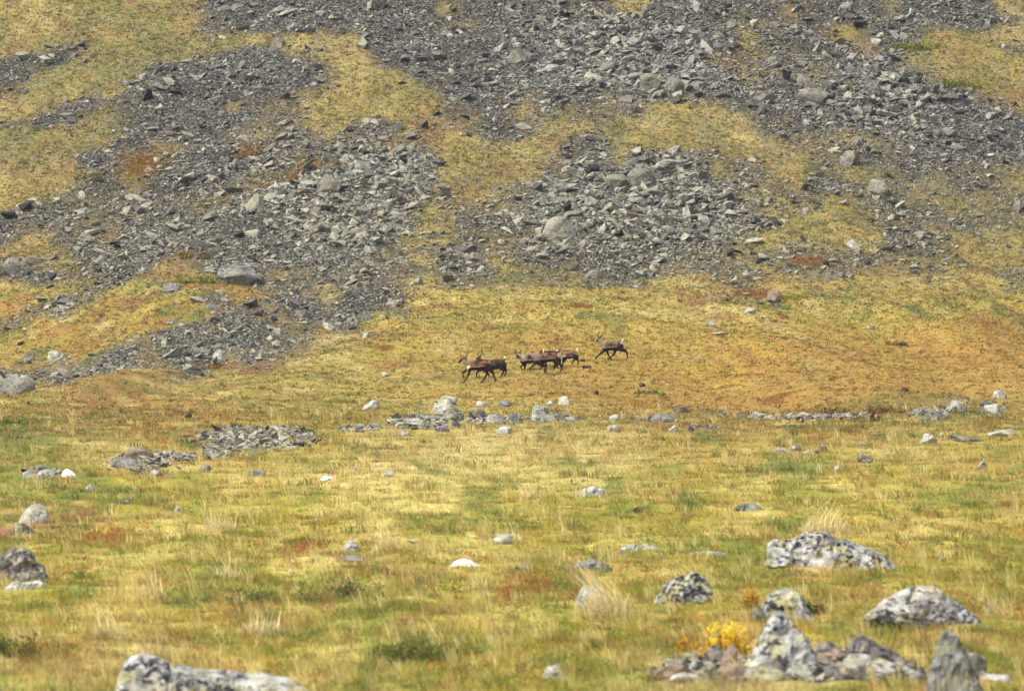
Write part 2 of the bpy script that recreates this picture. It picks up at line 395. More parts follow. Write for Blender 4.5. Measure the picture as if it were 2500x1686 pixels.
N = 1900000
u = rng.uniform(-55, 2555, N); v = rng.uniform(-115, 1680, N)
P, s = ground(u, v)
keep = rng.random(N) < .055*(v < 950)+sstep(.14, .84, s)**1.15
u, v, P, s = u[keep], v[keep], P[keep], s[keep]
q = rng.random(len(u))
size = .080*(q+1e-4)**(-1/2.75)
def lobe(bu, bv, ru, rv): return np.exp(-((u-bu)/ru)**2-((v-bv)/rv)**2)
blocky = .34*fbm(P[:, 0]/8, P[:, 1]/16, 3, 205)+.42*np.maximum.reduce([lobe(1620, 150, 330, 110), lobe(1530, 480, 300, 130), lobe(850, 470, 260, 120), lobe(2150, 220, 160, 120)])
size = np.clip(size*(0.85+.85*sstep(.20, .56, blocky)), .07, 1.15)*np.where(s < .3, .75, 1)
near = sstep(960, 1060, v)
size = np.where(s < .16, np.minimum(size, .13), size)
size = np.where(near > .5, np.clip(rng.lognormal(-1.45, .5, len(u))*np.clip(P[:, 1]/380, .4, 1), .07, .6), size)
size = np.where(v > 1560, np.clip(size*1.7, .1, .36), size)
keep = rng.random(len(u)) < np.where(near > .5, .35, np.where(size < .10, .5, 1.0))
u, v, P, s, size = u[keep], v[keep], P[keep], s[keep], size[keep]
P[:, 2] += size*rng.uniform(-.02, .22, len(u))
col = rock_cols(len(u))*(np.where(size < .12, .88, 1.06)*np.clip(rng.lognormal(0, .30, len(u)), 0.3, 1.35))[:, None]  # small stones darkened to paint in the shade between the larger blocks
low = (v > 1560)[:, None]; col = np.where(low, col*np.array((1.05, 1.0, .92)), col)
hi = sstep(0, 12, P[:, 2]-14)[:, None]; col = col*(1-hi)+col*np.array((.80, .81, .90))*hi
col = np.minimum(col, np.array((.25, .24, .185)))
order = np.argsort(-size*(v < 960)*(u > 40)*(u < 2460)*(v > 40)/P[:, 1])
BIG = order[:170]; rest = order[170:]
print('scree stones', len(u), 'largest', size[BIG].min())
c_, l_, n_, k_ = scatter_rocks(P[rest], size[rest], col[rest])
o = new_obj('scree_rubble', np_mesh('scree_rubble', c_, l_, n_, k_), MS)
tag(o, 'loose field of small broken grey stones spread down the hillside', 'scree', kind='stuff')
def region_name(u, v):
    a = 'left' if u < 830 else ('middle' if u < 1680 else 'right')
    b = 'top' if v < 230 else ('upper' if v < 420 else 'lower')
    return b, a
for i in BIG:
    i = np.array([i])
    c_, l_, n_, k_ = scatter_rocks(np.zeros((1, 3)), size[i], col[i])
    o = new_obj('scree_block', np_mesh('scree_block', c_, l_, n_, k_), MS); o.location = P[i[0]]
    b, a_ = region_name(u[i[0]], v[i[0]])
    tag(o, f'large angular grey block among the scree of the {b} {a_} hillside', 'rock', f'larger blocks in the {b} {a_} scree')

# ------------------------------------------------------------------ boulders placed by eye
EXC = []                                     # bare turf right in front of a stone: (u0, u1, v0, v1)
def small_rock(name, w, h, dep, seed, mat, label, loc, group=None, cat='rock', rot=0.0, sub=3):
    r = random.Random(seed); bm = bmesh.new(); bmesh.ops.create_icosphere(bm, subdivisions=sub, radius=1)
    planes = []
    for k in range(15):
        d = Vector((r.gauss(0, 1), r.gauss(0, 1), r.gauss(.15, .8))).normalized(); planes.append((d, r.uniform(.50, .86)))
    off = Vector((r.uniform(0, 99), r.uniform(0, 99), 3))
    for vt in bm.verts:
        p = vt.co.copy()
        for d, c in planes:
            t = p.dot(d)
            if t > c: p -= d*(t-c)
        p += p.normalized()*0.10*mnoise.fractal(p*1.7+off, 1, 2, 4)
        vt.co = p
    xs = [vt.co.x for vt in bm.verts]; zs = [vt.co.z for vt in bm.verts]; ys = [vt.co.y for vt in bm.verts]
    for vt in bm.verts:
        vt.co.x = ((vt.co.x-min(xs))/(max(xs)-min(xs))-.5)*w
        vt.co.y = ((vt.co.y-min(ys))/(max(ys)-min(ys))-.5)*dep
        vt.co.z = (vt.co.z-min(zs))/(max(zs)-min(zs))*h*1.45-h*.45
    me = bpy.data.meshes.new(name); bm.to_mesh(me); bm.free()
    o = new_obj(name, me, RM[mat]); o.location = loc; o.rotation_euler.y = rot
    tag(o, label, cat, group); return o

def profile_rock(name, top, base, mat, label, depth=None, seed=0, rough=.088, cat='rock'):
    """a boulder whose skyline and foot were measured: real depth, its own distance on the slope"""
    top = np.array(top, float); base = np.array(base, float)
    uc = top[:, 0].mean(); vb = np.interp(uc, base[:, 0], base[:, 1])
    p0 = gpt(uc, vb-4); d = p0.y; s = F/d
    wd = (top[-1, 0]-top[0, 0])/s; dep = depth or wd*.55
    n, m = 64, 34
    for ua, ub in zip(np.linspace(top[0, 0]-6, top[-1, 0], 9)[:-1], np.linspace(top[0, 0], top[-1, 0]+6, 9)[1:]):
        bb = np.interp((ua+ub)/2, base[:, 0], base[:, 1]); EXC.append((ua, ub, bb-25, bb+.09*s))
    A = np.linspace(0, 1, n); us = top[0, 0]+(top[-1, 0]-top[0, 0])*(0.5-0.5*np.cos(np.pi*A))
    tv = np.interp(us, top[:, 0], top[:, 1]); bv = np.interp(us, base[:, 0], base[:, 1])+3
    hh = np.maximum((bv-tv)/s, .003)
    # ground height at this rock in row units: its foot follows the measured foot line
    x = (us-uc)/s; zb = (VH-bv)/F*d - (VH-(vb-4))/F*d
    th = np.linspace(0, np.pi, m)                         # from front foot over the top to the back foot
    co = np.zeros((n, m+1, 3)); endf = np.sqrt(np.clip(1-(2*A-1)**2, 0, 1))
    for j in range(m):
        yy = -np.cos(th[j]); zz = np.sin(th[j])**.62
        co[:, j, 0] = x; co[:, j, 1] = (yy+.35)*dep*.5*(.25+.75*endf); co[:, j, 2] = zb+zz*hh
    co[:, m, 0] = x; co[:, m, 1] = .17*dep*.5; co[:, m, 2] = zb-.25*hh.max()-.06
    f = co.reshape(-1, 3).copy()
    off = Vector((seed*7.3, seed*3.1, 0)); sc = 2.4/max(wd, .2)
    for k in range(len(f)):
        p = Vector(f[k]); q = p*sc+off
        nn = mnoise.noise_vector(q*1.3)*.55+mnoise.noise_vector(q*3.1)*.35+mnoise.noise_vector(q*7)*.2
        crack = abs(mnoise.noise(q*1.6+Vector((9, 4, 2))))
        g = rough*wd
        f[k] += np.array((nn.x*g*.6, nn.y*g*1.8, nn.z*g*.55-(g*.9*max(0, .10-crack)/.10)))
    idx = np.arange(n*(m+1)).reshape(n, m+1)
    Q = np.concatenate([np.stack([idx[:-1, j], idx[1:, j], idx[1:, (j+1) % (m+1)], idx[:-1, (j+1) % (m+1)]], -1) for j in range(m+1)])
    loops = list(Q.ravel()); counts = [4]*len(Q)
    loops += list(idx[0, ::-1][::-1]) + list(idx[-1, ::-1]); counts += [m+1, m+1]
    me = np_mesh(name, f, loops, counts)
    o = new_obj(name, me, RM[mat]); o.location = p0
    tag(o, label, cat); return o

profile_rock('boulder', [(1868, 1372), (1876, 1335), (1890, 1321), (1915, 1323), (1940, 1315), (1960, 1301), (1985, 1297), (2015, 1298), (2045, 1312), (2080, 1325), (2130, 1340), (2160, 1352), (2192, 1388), (2206, 1424)],
             [(1868, 1374), (1960, 1374), (2040, 1388), (2130, 1397), (2206, 1428)], 'lichen', 'longest lichen-spotted boulder, a low ridge behind the others in the right foreground', seed=1)
profile_rock('boulder', [(2108, 1502), (2130, 1482), (2160, 1456), (2205, 1438), (2245, 1430), (2280, 1432), (2310, 1450), (2350, 1475), (2380, 1500), (2415, 1534)],
             [(2108, 1504), (2200, 1520), (2280, 1538), (2350, 1540), (2415, 1538)], 'mossy', 'broad pale boulder with black lichen and brown moss, above the pointed rock', seed=2)
profile_rock('boulder', [(1592, 1490), (1600, 1455), (1622, 1428), (1655, 1407), (1688, 1394), (1712, 1401), (1732, 1424), (1742, 1440)],
             [(1592, 1496), (1640, 1494), (1700, 1464), (1742, 1445)], 'lichen', 'pale tilted boulder with a white underside standing alone beside the big straw tuft', seed=3)
profile_rock('boulder', [(1862, 1475), (1875, 1450), (1900, 1436), (1930, 1435), (1955, 1450), (1970, 1482), (1994, 1512)],
             [(1862, 1515), (1994, 1520)], 'lichen', 'grey rounded boulder perched at the back of the stacked rocks beside the yellow shrub', seed=4)
profile_rock('boulder', [(1806, 1650), (1828, 1604), (1850, 1560), (1872, 1515), (1888, 1498), (1915, 1495), (1932, 1511), (1955, 1535), (1978, 1560), (1992, 1595), (1998, 1640)],
             [(1806, 1652), (1998, 1650)], 'lichen', 'tall peaked lichen-covered boulder, front of the stack right of the yellow shrub', seed=5)
profile_rock('boulder', [(2062, 1592), (2078, 1560), (2103, 1548), (2132, 1560), (2170, 1580), (2202, 1602), (2236, 1626)],
             [(2062, 1600), (2120, 1634), (2180, 1644), (2236, 1636)], 'dark', 'dark wedge-shaped rock with a pale top sloping down to the right', seed=6)
profile_rock('boulder', [(1988, 1598), (1998, 1570), (2025, 1563), (2045, 1575), (2054, 1605)],
             [(1988, 1612), (2054, 1614)], 'dark', 'dark round rock wedged between the peaked boulder and the wedge-shaped rock', seed=7)
profile_rock('boulder', [(2256, 1690), (2270, 1630), (2286, 1570), (2306, 1537), (2326, 1538), (2344, 1566), (2366, 1606), (2388, 1650), (2402, 1690)],
             [(2256, 1710), (2402, 1710)], 'grey', 'pointed grey rock standing upright at the lower right of the meadow', seed=8)
profile_rock('boulder', [(284, 1690), (292, 1640), (308, 1616), (335, 1602), (370, 1603), (410, 1617), (440, 1634), (490, 1636), (560, 1640), (640, 1648), (730, 1674), (760, 1690)],
             [(284, 1710), (760, 1712)], 'lichen', 'long low pale boulder with a rounded left hump at the lower left', seed=9)
profile_rock('boulder', [(22, 1306), (42, 1280), (58, 1247), (78, 1231), (98, 1228), (113, 1240), (122, 1266)],
             [(22, 1310), (80, 1278), (122, 1270)], 'pale', 'smooth pale leaning boulder at the left end of the red leaf strip', seed=10, rough=.025)
profile_rock('boulder', [(18, 1312), (36, 1284), (55, 1283), (72, 1292), (86, 1306)], [(18, 1316), (86, 1314)], 'dark', 'dark stone at the foot of the smooth pale leaning boulder', seed=11)
profile_rock('boulder', [(-20, 1380), (10, 1342), (30, 1337), (56, 1336), (76, 1346), (88, 1370), (110, 1384), (116, 1412)], [(-20, 1425), (116, 1424)], 'dark', 'craggy dark boulder below the red leaf strip at the left edge', seed=12)
profile_rock('boulder', [(5, 1440), (30, 1418), (60, 1420), (95, 1414), (114, 1424)], [(5, 1446), (114, 1438)], 'pale', 'low pink-grey slab in front of the craggy dark boulder', seed=13)
profile_rock('stone', [(1096, 1380), (1113, 1367), (1135, 1362), (1152, 1368), (1178, 1381)], [(1098, 1384), (1174, 1383)], 'white', 'flat bright white stone in the middle of the grass', seed=14, rough=.02)
profile_rock('stone', [(834, 1348), (844, 1326), (858, 1315), (872, 1326), (882, 1350)], [(834, 1354), (882, 1354)], 'pale', 'pale pointed stone with dark flecks left of the white stone', seed=15)
profile_rock('stone', [(1376, 1392), (1408, 1376), (1440, 1364), (1466, 1368), (1494, 1386)], [(1376, 1394), (1440, 1392), (1494, 1390)], 'grey', 'grey arched rock just above the big straw tuft', seed=16)
profile_rock('stone', [(1498, 1350), (1525, 1331), (1550, 1326), (1580, 1330), (1608, 1338)], [(1498, 1352), (1608, 1344)], 'pale', 'pale flat rock with a dark edge right of the arched rock', seed=17)
profile_rock('stone', [(1660, 1358), (1695, 1346), (1740, 1344), (1772, 1350)], [(1660, 1360), (1772, 1356)], 'pale', 'very low cream slab almost flush with the grass left of the longest boulder', seed=18)
profile_rock('stone', [(1405, 1460), (1425, 1428), (1448, 1424), (1475, 1445), (1506, 1486)], [(1405, 1480), (1506, 1496)], 'pale', 'pale stone half hidden behind the blades of the big straw tuft', seed=19)
profile_rock('stone', [(1392, 1212), (1428, 1192), (1450, 1184), (1470, 1191), (1484, 1214)], [(1392, 1214), (1484, 1216)], 'pale', 'pale low stone with a dark notch, alone in the middle meadow', seed=20)
profile_rock('stone', [(1790, 1243), (1815, 1227), (1842, 1229), (1874, 1248)], [(1790, 1246), (1874, 1254)], 'grey', 'grey-green humped stone above the longest lichen boulder', seed=21)
profile_rock('stone', [(1322, 1655), (1338, 1626), (1360, 1621), (1384, 1652)], [(1322, 1664), (1384, 1664)], 'pale', 'small pale stone at the bottom edge in the middle of the foreground', seed=22)

# (u centre, foot row, width px, height px, material, label)
STONES = [
 (1277, 1392, 40, 18, 'grey', 'small dark-topped stone between the white stone and the arched rock'),
 (1228, 1345, 48, 28, 'pale', 'pale stone partly covered by dry grass above the white stone'),
 (864, 1376, 60, 22, 'grey', 'flat grey stone just below the pale pointed stone'),
 (1011, 1328, 34, 14, 'pale', 'small half dark half pale stone between the pointed stone and the tuft above'),
 (711, 1404, 15, 11, 'white', 'tiny white stone in the left half of the meadow'),
 (1557, 1254, 26, 18, 'peat', 'small dark brown lump alone in the meadow'),
 (1925, 1640, 90, 40, 'lichen', 'lichen-mottled block at the right foot of the peaked boulder'),
 (2150, 1668, 110, 44, 'lichen', 'lichen-mottled block in front of the wedge-shaped rock'),
 (1900, 1662, 84, 34, 'dark', 'black rock at the front of the rock pile'),
 (2075, 1672, 60, 30, 'dark', 'dark rock at the bottom edge under the green-tinged round rock'),
 (1720, 1660, 84, 34, 'lichen', 'lichen-mottled rock at the bottom edge under the yellow shrub'),
 (1640, 1660, 90, 26, 'brown', 'brown flat rock at the bottom left of the rock pile'),
 (1672, 1668, 60, 20, 'pale', 'pale rock cut by the bottom edge left of the rock pile'),
 (1745, 1628, 40, 40, 'dark', 'dark upright stone directly under the yellow shrub'),
 (1784, 1625, 36, 44, 'brown', 'brown leaning stone between the yellow shrub and the peaked boulder'),
 (1850, 1520, 44, 50, 'dark', 'dark rock left of the peaked boulder top'),
 (1795, 1665, 90, 34, 'brown', 'brown jumbled slab at the foot of the peaked boulder'),
 (1870, 1672, 80, 36, 'mossy', 'mossy slab in front of the peaked boulder'),
 (1965, 1668, 70, 36, 'pale', 'pale rock at the bottom edge right of the peaked boulder'),
 (2035, 1668, 80, 32, 'grey', 'grey rock at the bottom edge below the dark round rock'),
 (2030, 1625, 60, 24, 'brown', 'tan slab below the dark round rock'),
 (2095, 1648, 64, 40, 'lichen', 'green-tinged round rock under the wedge-shaped rock'),
 (2215, 1668, 80, 30, 'pale', 'pale rock at the bottom edge left of the pointed grey rock'),
 (2384, 1668, 44, 56, 'dark', 'dark rock leaning on the right flank of the pointed grey rock'),
 (2430, 1672, 60, 20, 'pale', 'pale rock at the bottom edge right of the pointed grey rock'),
 (2423, 1500, 34, 28, 'grey', 'small grey stone at the right end of the broad mossy boulder'),
 (2298, 1372, 22, 14, 'brown', 'small tan stone in the grass right of the longest boulder'),
 (2045, 1156, 18, 20, 'pale', 'small upright pale stone in the right meadow'),
 (2112, 1132, 40, 24, 'dark', 'dark knobbly stone in the right meadow above the upright pale stone'),
 (2398, 1150, 26, 28, 'pale', 'black and white stone near the right edge of the meadow'),
 (1906, 1108, 44, 16, 'pale', 'pale flat stone, left of the row of four in the right meadow'),
 (1943, 1102, 26, 18, 'dark', 'dark stone, second in the row of four in the right meadow'),
 (1978, 1110, 50, 12, 'pale', 'pale flat stone, third in the row of four in the right meadow'),
 (2008, 1105, 22, 16, 'dark', 'dark stone, right end of the row of four in the right meadow'),
 (2266, 1084, 46, 28, 'pale', 'bright pale stone below the right end of the rubble terrace'),
 (2299, 1070, 16, 14, 'pale', 'small pale stone just right of the bright one under the terrace'),
 (2445, 1066, 80, 18, 'pale', 'long flat pale slab at the right edge below the terrace'),
 (2360, 1080, 90, 14, 'grey', 'long flat grey slab left of the pale edge slab'),
 (2103, 1090, 30, 10, 'pale', 'thin pale slab in the meadow left of the bright pale stone'),
 (1687, 1054, 18, 14, 'dark', 'small dark stone under the terrace, left of its twin'),
 (1725, 1048, 20, 14, 'dark', 'small dark stone under the terrace, right of its twin'),
 (2268, 1026, 66, 36, 'grey', 'grey craggy rock at the right end of the rubble terrace'),
 (2330, 1004, 46, 30, 'pale', 'pale rock above the right end of the rubble terrace'),
 (2349, 1010, 26, 24, 'brown', 'brownish stone touching the pale rock on the right terrace'),
 (2406, 996, 30, 20, 'dark', 'dark stone near the right edge on the terrace'),
 (2424, 1014, 40, 30, 'pale', 'pale and dark stone near the right edge below the dark one'),
 (2441, 974, 34, 24, 'pale', 'pale stone, topmost of those near the right edge of the terrace'),
 (1093, 990, 46, 26, 'pale', 'pale stone behind the biggest terrace boulder'),
 (1086, 1010, 70, 40, 'lichen', 'biggest pale boulder of the terrace below the herd'),
 (1104, 1034, 60, 30, 'grey', 'grey craggy rock under the biggest terrace boulder'),
 (904, 1002, 44, 28, 'pale', 'rounded pale stone left of the biggest terrace boulder'),
 (1036, 1001, 16, 12, 'pale', 'small pale stone just left of the biggest terrace boulder'),
 (1176, 996, 32, 18, 'pale', 'pale low stone right of the biggest terrace boulder'),
 (1229, 994, 32, 19, 'grey', 'rounded grey-green stone below the centre herd'),
 (1342, 991, 20, 12, 'pale', 'small pale stone left of the tilted one on the terrace'),
 (1381, 991, 38, 22, 'pale', 'tilted pale stone on the terrace, right of the small one'),
 (1318, 1030, 44, 44, 'pale', 'tall pale block in the middle of the rubble terrace'),
 (1350, 1030, 64, 22, 'grey', 'grey slab joined to the tall pale terrace block'),
 (1400, 1029, 34, 16, 'pale', 'pale stone right of the grey terrace slab'),
 (1501, 1029, 32, 18, 'pale', 'small pale stone between the two long parts of the terrace'),
 (1498, 1056, 34, 20, 'pale', 'pale stone half sunk in grass below the terrace'),
 (1615, 1032, 60, 24, 'grey', 'rounded grey stone on the terrace below the lone deer'),
 (1666, 1008, 46, 18, 'grey', 'flat grey stone up right of the rounded terrace stone'),
 (1644, 1056, 26, 18, 'pale', 'pale dull stone below the rounded terrace stone'),
 (1231, 1062, 40, 26, 'pale', 'pale stone veiled by dry grass under the terrace middle'),
 (1204, 1036, 50, 26, 'pale', 'pale wedge of rock in the terrace rubble'),
 (1169, 1024, 48, 28, 'dark', 'dark craggy rock left of the pale wedge'),
 (1252, 1034, 50, 28, 'dark', 'dark craggy rock right of the pale wedge'),
 (1056, 1033, 44, 24, 'grey', 'grey block at the centre of the left rubble'),
 (1013, 1042, 64, 24, 'pale', 'pale long block over a black gap in the left rubble'),
 (1080, 1056, 36, 18, 'dark', 'dark stone below the left rubble'),
 (977, 1046, 34, 16, 'pale', 'pale stone at the left end of the left rubble'),
 (986, 1068, 34, 20, 'pale', 'faint pale stone in the grass below the left rubble'),
 (909, 1046, 40, 16, 'grey', 'grey stone in the short rubble row left of the terrace middle'),
 (869, 1056, 44, 14, 'dark', 'dark stone, left end of the short rubble row'),
 (335, 1124, 84, 36, 'brown', 'rounded brown boulder with rubble round it at the left'),
 (308, 1146, 60, 26, 'grey', 'grey jagged rock below the rounded brown boulder'),
 (72, 1170, 36, 24, 'pale', 'speckled pale stone, leftmost of three on the left slope'),
 (112, 1168, 46, 26, 'pale', 'speckled pale stone, middle of three on the left slope'),
 (168, 1164, 36, 24, 'white', 'whiter stone, right of the three on the left slope'),
 (380, 1166, 36, 22, 'pale', 'pale stone below the brown boulder and rubble'),
 (501, 1152, 30, 22, 'grey', 'grey stone below the dark rubble patch'),
 (219, 1200, 26, 20, 'pale', 'small pale stone below the three on the left slope'),
 (300, 1232, 52, 16, 'dark', 'flat dark stone in the left meadow'),
 (799, 1174, 32, 14, 'white', 'white stone with a dark cap in the middle left meadow'),
 (433, 1250, 18, 16, 'pale', 'small cream stone in the left meadow'),
 (625, 1164, 46, 20, 'grey', 'grey stone with pale foot below the dark rubble patch'),
 (949, 1165, 26, 18, 'pale', 'small round grey-white stone in the middle meadow'),
 (866, 1153, 34, 10, 'pale', 'thin pale stone with a dark end left of the round grey-white stone'),
 (925, 1141, 20, 8, 'pale', 'thin pale sliver above the round grey-white stone'),
 (898, 826, 28, 18, 'pale', 'pale boulder alone on the grassy slope left of the herd'),
 (942, 921, 20, 12, 'pale', 'small pale stone left of the front deer'),
 (1736, 797, 24, 14, 'pale', 'small bright stone on the yellow slope right of the lone deer'),
 (1784, 796, 12, 8, 'pale', 'tiny pale stone beside a dark green tuft on the yellow slope'),
 (2125, 803, 20, 10, 'pale', 'small pale stone on the orange slope at the right'),
 (1756, 818, 46, 7, 'pale', 'thin pale slab below the bright stone on the yellow slope'),
 (1829, 764, 34, 14, 'pale', 'pale mound of stone under the dark rubble knot'),
 (417, 714, 46, 26, 'grey', 'grey boulder sitting on the green strip of the left slope'),
 (135, 880, 40, 26, 'pale', 'cream boulder on the left slope above the brown strip'),
 (38, 672, 62, 42, 'grey', 'grey block near the left edge at the foot of the scree'),
 (40, 962, 100, 46, 'grey', 'big blue-grey boulder near the left edge below the brown strip'),
 (534, 880, 34, 30, 'pale', 'pale upright stone at the end of the brown rubble strip'),
 (1366, 580, 84, 50, 'pale', 'largest pale boulder at the foot of the central scree'),
 (1567, 458, 70, 46, 'grey', 'big light grey boulder at the top of the central scree'),
 (1506, 462, 56, 36, 'grey', 'big grey boulder left of the light one at the top of the central scree'),
 (1586, 222, 52, 42, 'grey', 'light grey block at the lower edge of the dark top scree'),
 (1651, 226, 42, 36, 'grey', 'grey block right of the light block under the top scree'),
 (1648, 378, 34, 22, 'pale', 'pale rock above the central scree on its right'),
 (1968, 214, 42, 36, 'grey', 'pyramid-shaped grey rock on the upper right slope'),
 (1984, 250, 76, 34, 'grey', 'flat pinkish-grey slab below the pyramid-shaped rock'),
 (2143, 478, 48, 40, 'pale', 'tan boulder alone in the grass at the foot of the right slope'),
 (2074, 404, 50, 34, 'grey', 'rounded grey boulder at the lower edge of the right scree'),
 (2129, 236, 50, 36, 'dark', 'dark split rock with a black overhang on the right scree'),
 (1891, 164, 36, 26, 'grey', 'grey block on the tan upper right slope'),
 (622, 512, 46, 36, 'pale', 'pale rounded boulder in the left scree'),
 (800, 474, 58, 48, 'grey', 'largest grey boulder at the top of the left scree'),
 (592, 350, 34, 22, 'pale', 'pale stone beside rust-coloured heath on the left slope'),
 (680, 114, 32, 22, 'grey', 'grey block on the tan strip of the upper left slope'),
 (1264, 154, 48, 34, 'grey', 'grey boulder in the left half of the dark top scree'),
 (585, 690, 110, 40, 'grey', 'broad grey outcrop above the green strip'),
 (1892, 740, 40, 34, 'brown', 'brown knotted rock beside the green mound on the right slope'),
]
for k, (su, sv, sw, sh, mt, lb) in enumerate(STONES):
    p = gpt(su, sv-2); s_ = F/p.y
    if sv < 620: mt = {'pale': 'scree_pale', 'grey': 'scree_grey'}.get(mt, mt)
    if sv > 1560: sw, sh = sw*1.3, sh*1.35
    elif sv > 700: sh *= .88
    if sv > 1000 and sw > 56: EXC.append((su-sw*.6, su+sw*.6, sv-sh*.5, sv+.08*s_))
    small_rock('stone' if sw < 40 else 'boulder', sw/s_, sh/s_, sw/s_*.7, 300+k, mt, lb, p, rot=random.uniform(-.12, .12))

# ------------------------------------------------------------------ plants
def blades(P, n, rad, h, wd, lean, col, seg2=True, up=1.0, bias=(0, 0)):
    """n blades for every point of P"""
    T = len(P); M = T*n
    def rep(a): return np.repeat(np.broadcast_to(a, (T,)), n)
    ang = rng.uniform(0, 2*np.pi, M); r = rep(rad)*np.sqrt(rng.random(M))
    b = np.repeat(P, n, 0) + np.stack([np.cos(ang)*r, np.sin(ang)*r, np.zeros(M)], -1)
    H = rep(h)*rng.uniform(.55, 1.15, M); W = rep(wd)*rng.uniform(.7, 1.3, M)
    la = rng.uniform(0, 2*np.pi, M); L = rep(lean)*rng.uniform(.2, 1.3, M)
    dx = np.cos(la)*L+bias[0]; dy = np.sin(la)*L+bias[1]
    tip = b+np.stack([dx*H, dy*H, H*up*np.sqrt(np.clip(1-.4*L*L, .1, 1))], -1)
    fa = rng.uniform(0, np.pi, M); wv = np.stack([np.cos(fa), np.sin(fa), rng.normal(0, .2, M)], -1)*W[:, None]*.5
    C = np.repeat(col, n, 0)*rng.uniform(.72, 1.25, (M, 1))*rng.normal(1, .06, (M, 3))
    b = b-np.array([0, 0, .02])
    if seg2:
        mid = b*.5+tip*.5+np.stack([-dx*H*.16, -dy*H*.16, H*.06], -1)
        co = np.stack([b-wv*.8, b+wv*.8, mid+wv, mid-wv, tip], 1).reshape(-1, 3)
        base = np.arange(M)*5
        loops = np.stack([base, base+1, base+2, base+3, base+3, base+2, base+4], 1).ravel()
        counts = np.tile([4, 3], M); C = np.repeat(C, 5, 0)
    else:
        co = np.stack([b-wv, b+wv, tip], 1).reshape(-1, 3); base = np.arange(M)*3
        loops = np.stack([base, base+1, base+2], 1).ravel(); counts = np.full(M, 3); C = np.repeat(C, 3, 0)
    return co, loops, counts, np.clip(C, .005, .9)
def leaves(P, n, rx, rz, ls, col, jit=.3):
    """n leaf faces in a low dome over every point"""
    T = len(P); M = T*n
    def rep(a): return np.repeat(np.broadcast_to(a, (T,)), n)
    d = rng.normal(0, 1, (M, 3)); d /= np.linalg.norm(d, axis=1)[:, None]; d[:, 2] = np.abs(d[:, 2])
    r = rng.random(M)**.45
    c = np.repeat(P, n, 0)+np.stack([d[:, 0]*r*rep(rx), d[:, 1]*r*rep(rx), d[:, 2]*r*rep(rz)], -1)
    a = rng.normal(0, 1, (M, 3)); a /= np.linalg.norm(a, axis=1)[:, None]
    bb = np.cross(a, rng.normal(0, 1, (M, 3))); bb /= np.linalg.norm(bb, axis=1)[:, None]+1e-9
    S = (rep(ls)*rng.uniform(.6, 1.4, M))[:, None]
    co = np.stack([c-a*S*.5, c+bb*S*.32, c+a*S*.5, c-bb*S*.32], 1).reshape(-1, 3)
    base = np.arange(M)*4; loops = np.stack([base, base+1, base+2, base+3], 1).ravel()
    C = np.repeat(col, n, 0)*rng.uniform(1-jit, 1+jit, (M, 1))*rng.normal(1, .08, (M, 3))
    return co, loops, np.full(M, 4), np.clip(np.repeat(C, 4, 0), .004, .9)
def mound(rx, ry, h, col):
    A_ = np.linspace(0, 2*np.pi, 13)[:-1]; co = []
    for f_, z_ in ((1.0, -.35), (.86, .35), (.55, .8), (.2, 1.0)):
        k = f_*(1+.12*rng.normal(0, 1, 12)); co.append(np.stack([np.cos(A_)*rx*k, np.sin(A_)*ry*k, np.full(12, z_*h)*(1+.1*rng.normal(0, 1, 12))], -1))
    co = np.concatenate(co); L_ = []
    for r in range(3):
        for k in range(12): L_.append((r*12+k, r*12+(k+1) % 12, r*12+12+(k+1) % 12, r*12+12+k))
    n_ = [4]*len(L_); L_ = list(np.array(L_).ravel())+list(range(36, 48)); n_.append(12)
    return co, L_, np.array(n_), np.tile(np.array(col), (48, 1))*rng.uniform(.8, 1.2, (48, 1))
def join(parts):
    off = 0; C, L, N_, K = [], [], [], []
    for c, l, n, k in parts:
        C.append(c); L.append(np.asarray(l)+off); N_.append(n); K.append(k); off += len(c)
    return np.concatenate(C), np.concatenate(L), np.concatenate(N_), np.concatenate(K)
def jitter_cols(c, amt=1.0):
    n = len(c); m = rng.random(n)
    out = c.copy()
    def to(sel, name, t):
        out[sel] = out[sel]*(1-t)+np.array(PAL[name])*t
    to(m < .13*amt, 'G', .75); to((m >= .13*amt) & (m < .30*amt), 'p', .8)
    to((m >= .30*amt) & (m < .40*amt), 'o', .7); to((m >= .40*amt) & (m < .45*amt), 'r', .7)
    return out*rng.uniform(.78, 1.2, (n, 1))

def scatter(n, v0, v1, smax=.5, clear=True):
    u = rng.uniform(-55, 2555, n); v = rng.uniform(v0, v1, n); P, s = ground(u, v)
    k = s < smax*rng.uniform(.5, 1.1, n)
    for (a0, a1, b0, b1) in EXC:
        if clear and b1 > v0: k &= ~((u > a0) & (u < a1) & (v > b0) & (v < b1))
    u, v, P = u[k], v[k], P[k]
    return u, v, P, veg_col(u, v, P[:, 0], P[:, 1])

# hill heath: low clumps
u, v, P, c = scatter(110000, -110, 1050, .75)
hz = rng.uniform(.04, .12, len(u))*(.6+.9*fbm(P[:, 0]/1.3, P[:, 1]/2, 3, 301))
parts = [blades(P, 4, .10, hz, .085, .7, jitter_cols(c, .55), seg2=False)]
m = rng.random(len(u)) < .38
parts.append(leaves(P[m], 6, rng.uniform(.10, .34, m.sum()), rng.uniform(.05, .15, m.sum()), .09, jitter_cols(c[m]*.8, 1.3)))
m = rng.random(len(u)) < .022
parts.append(leaves(P[m], 22, rng.uniform(.12, .42, m.sum()), rng.uniform(.12, .24, m.sum()), .085, np.where(rng.random((m.sum(), 1)) < .6, np.array((.075, .085, .025)), np.array((.10, .06, .025)))*rng.uniform(.7, 1.4, (m.sum(), 1)), .4))
o = new_obj('heath', np_mesh('heath', *join(parts)), ML)
tag(o, 'low yellow and orange autumn heath covering the hillside', 'heath', kind='stuff')
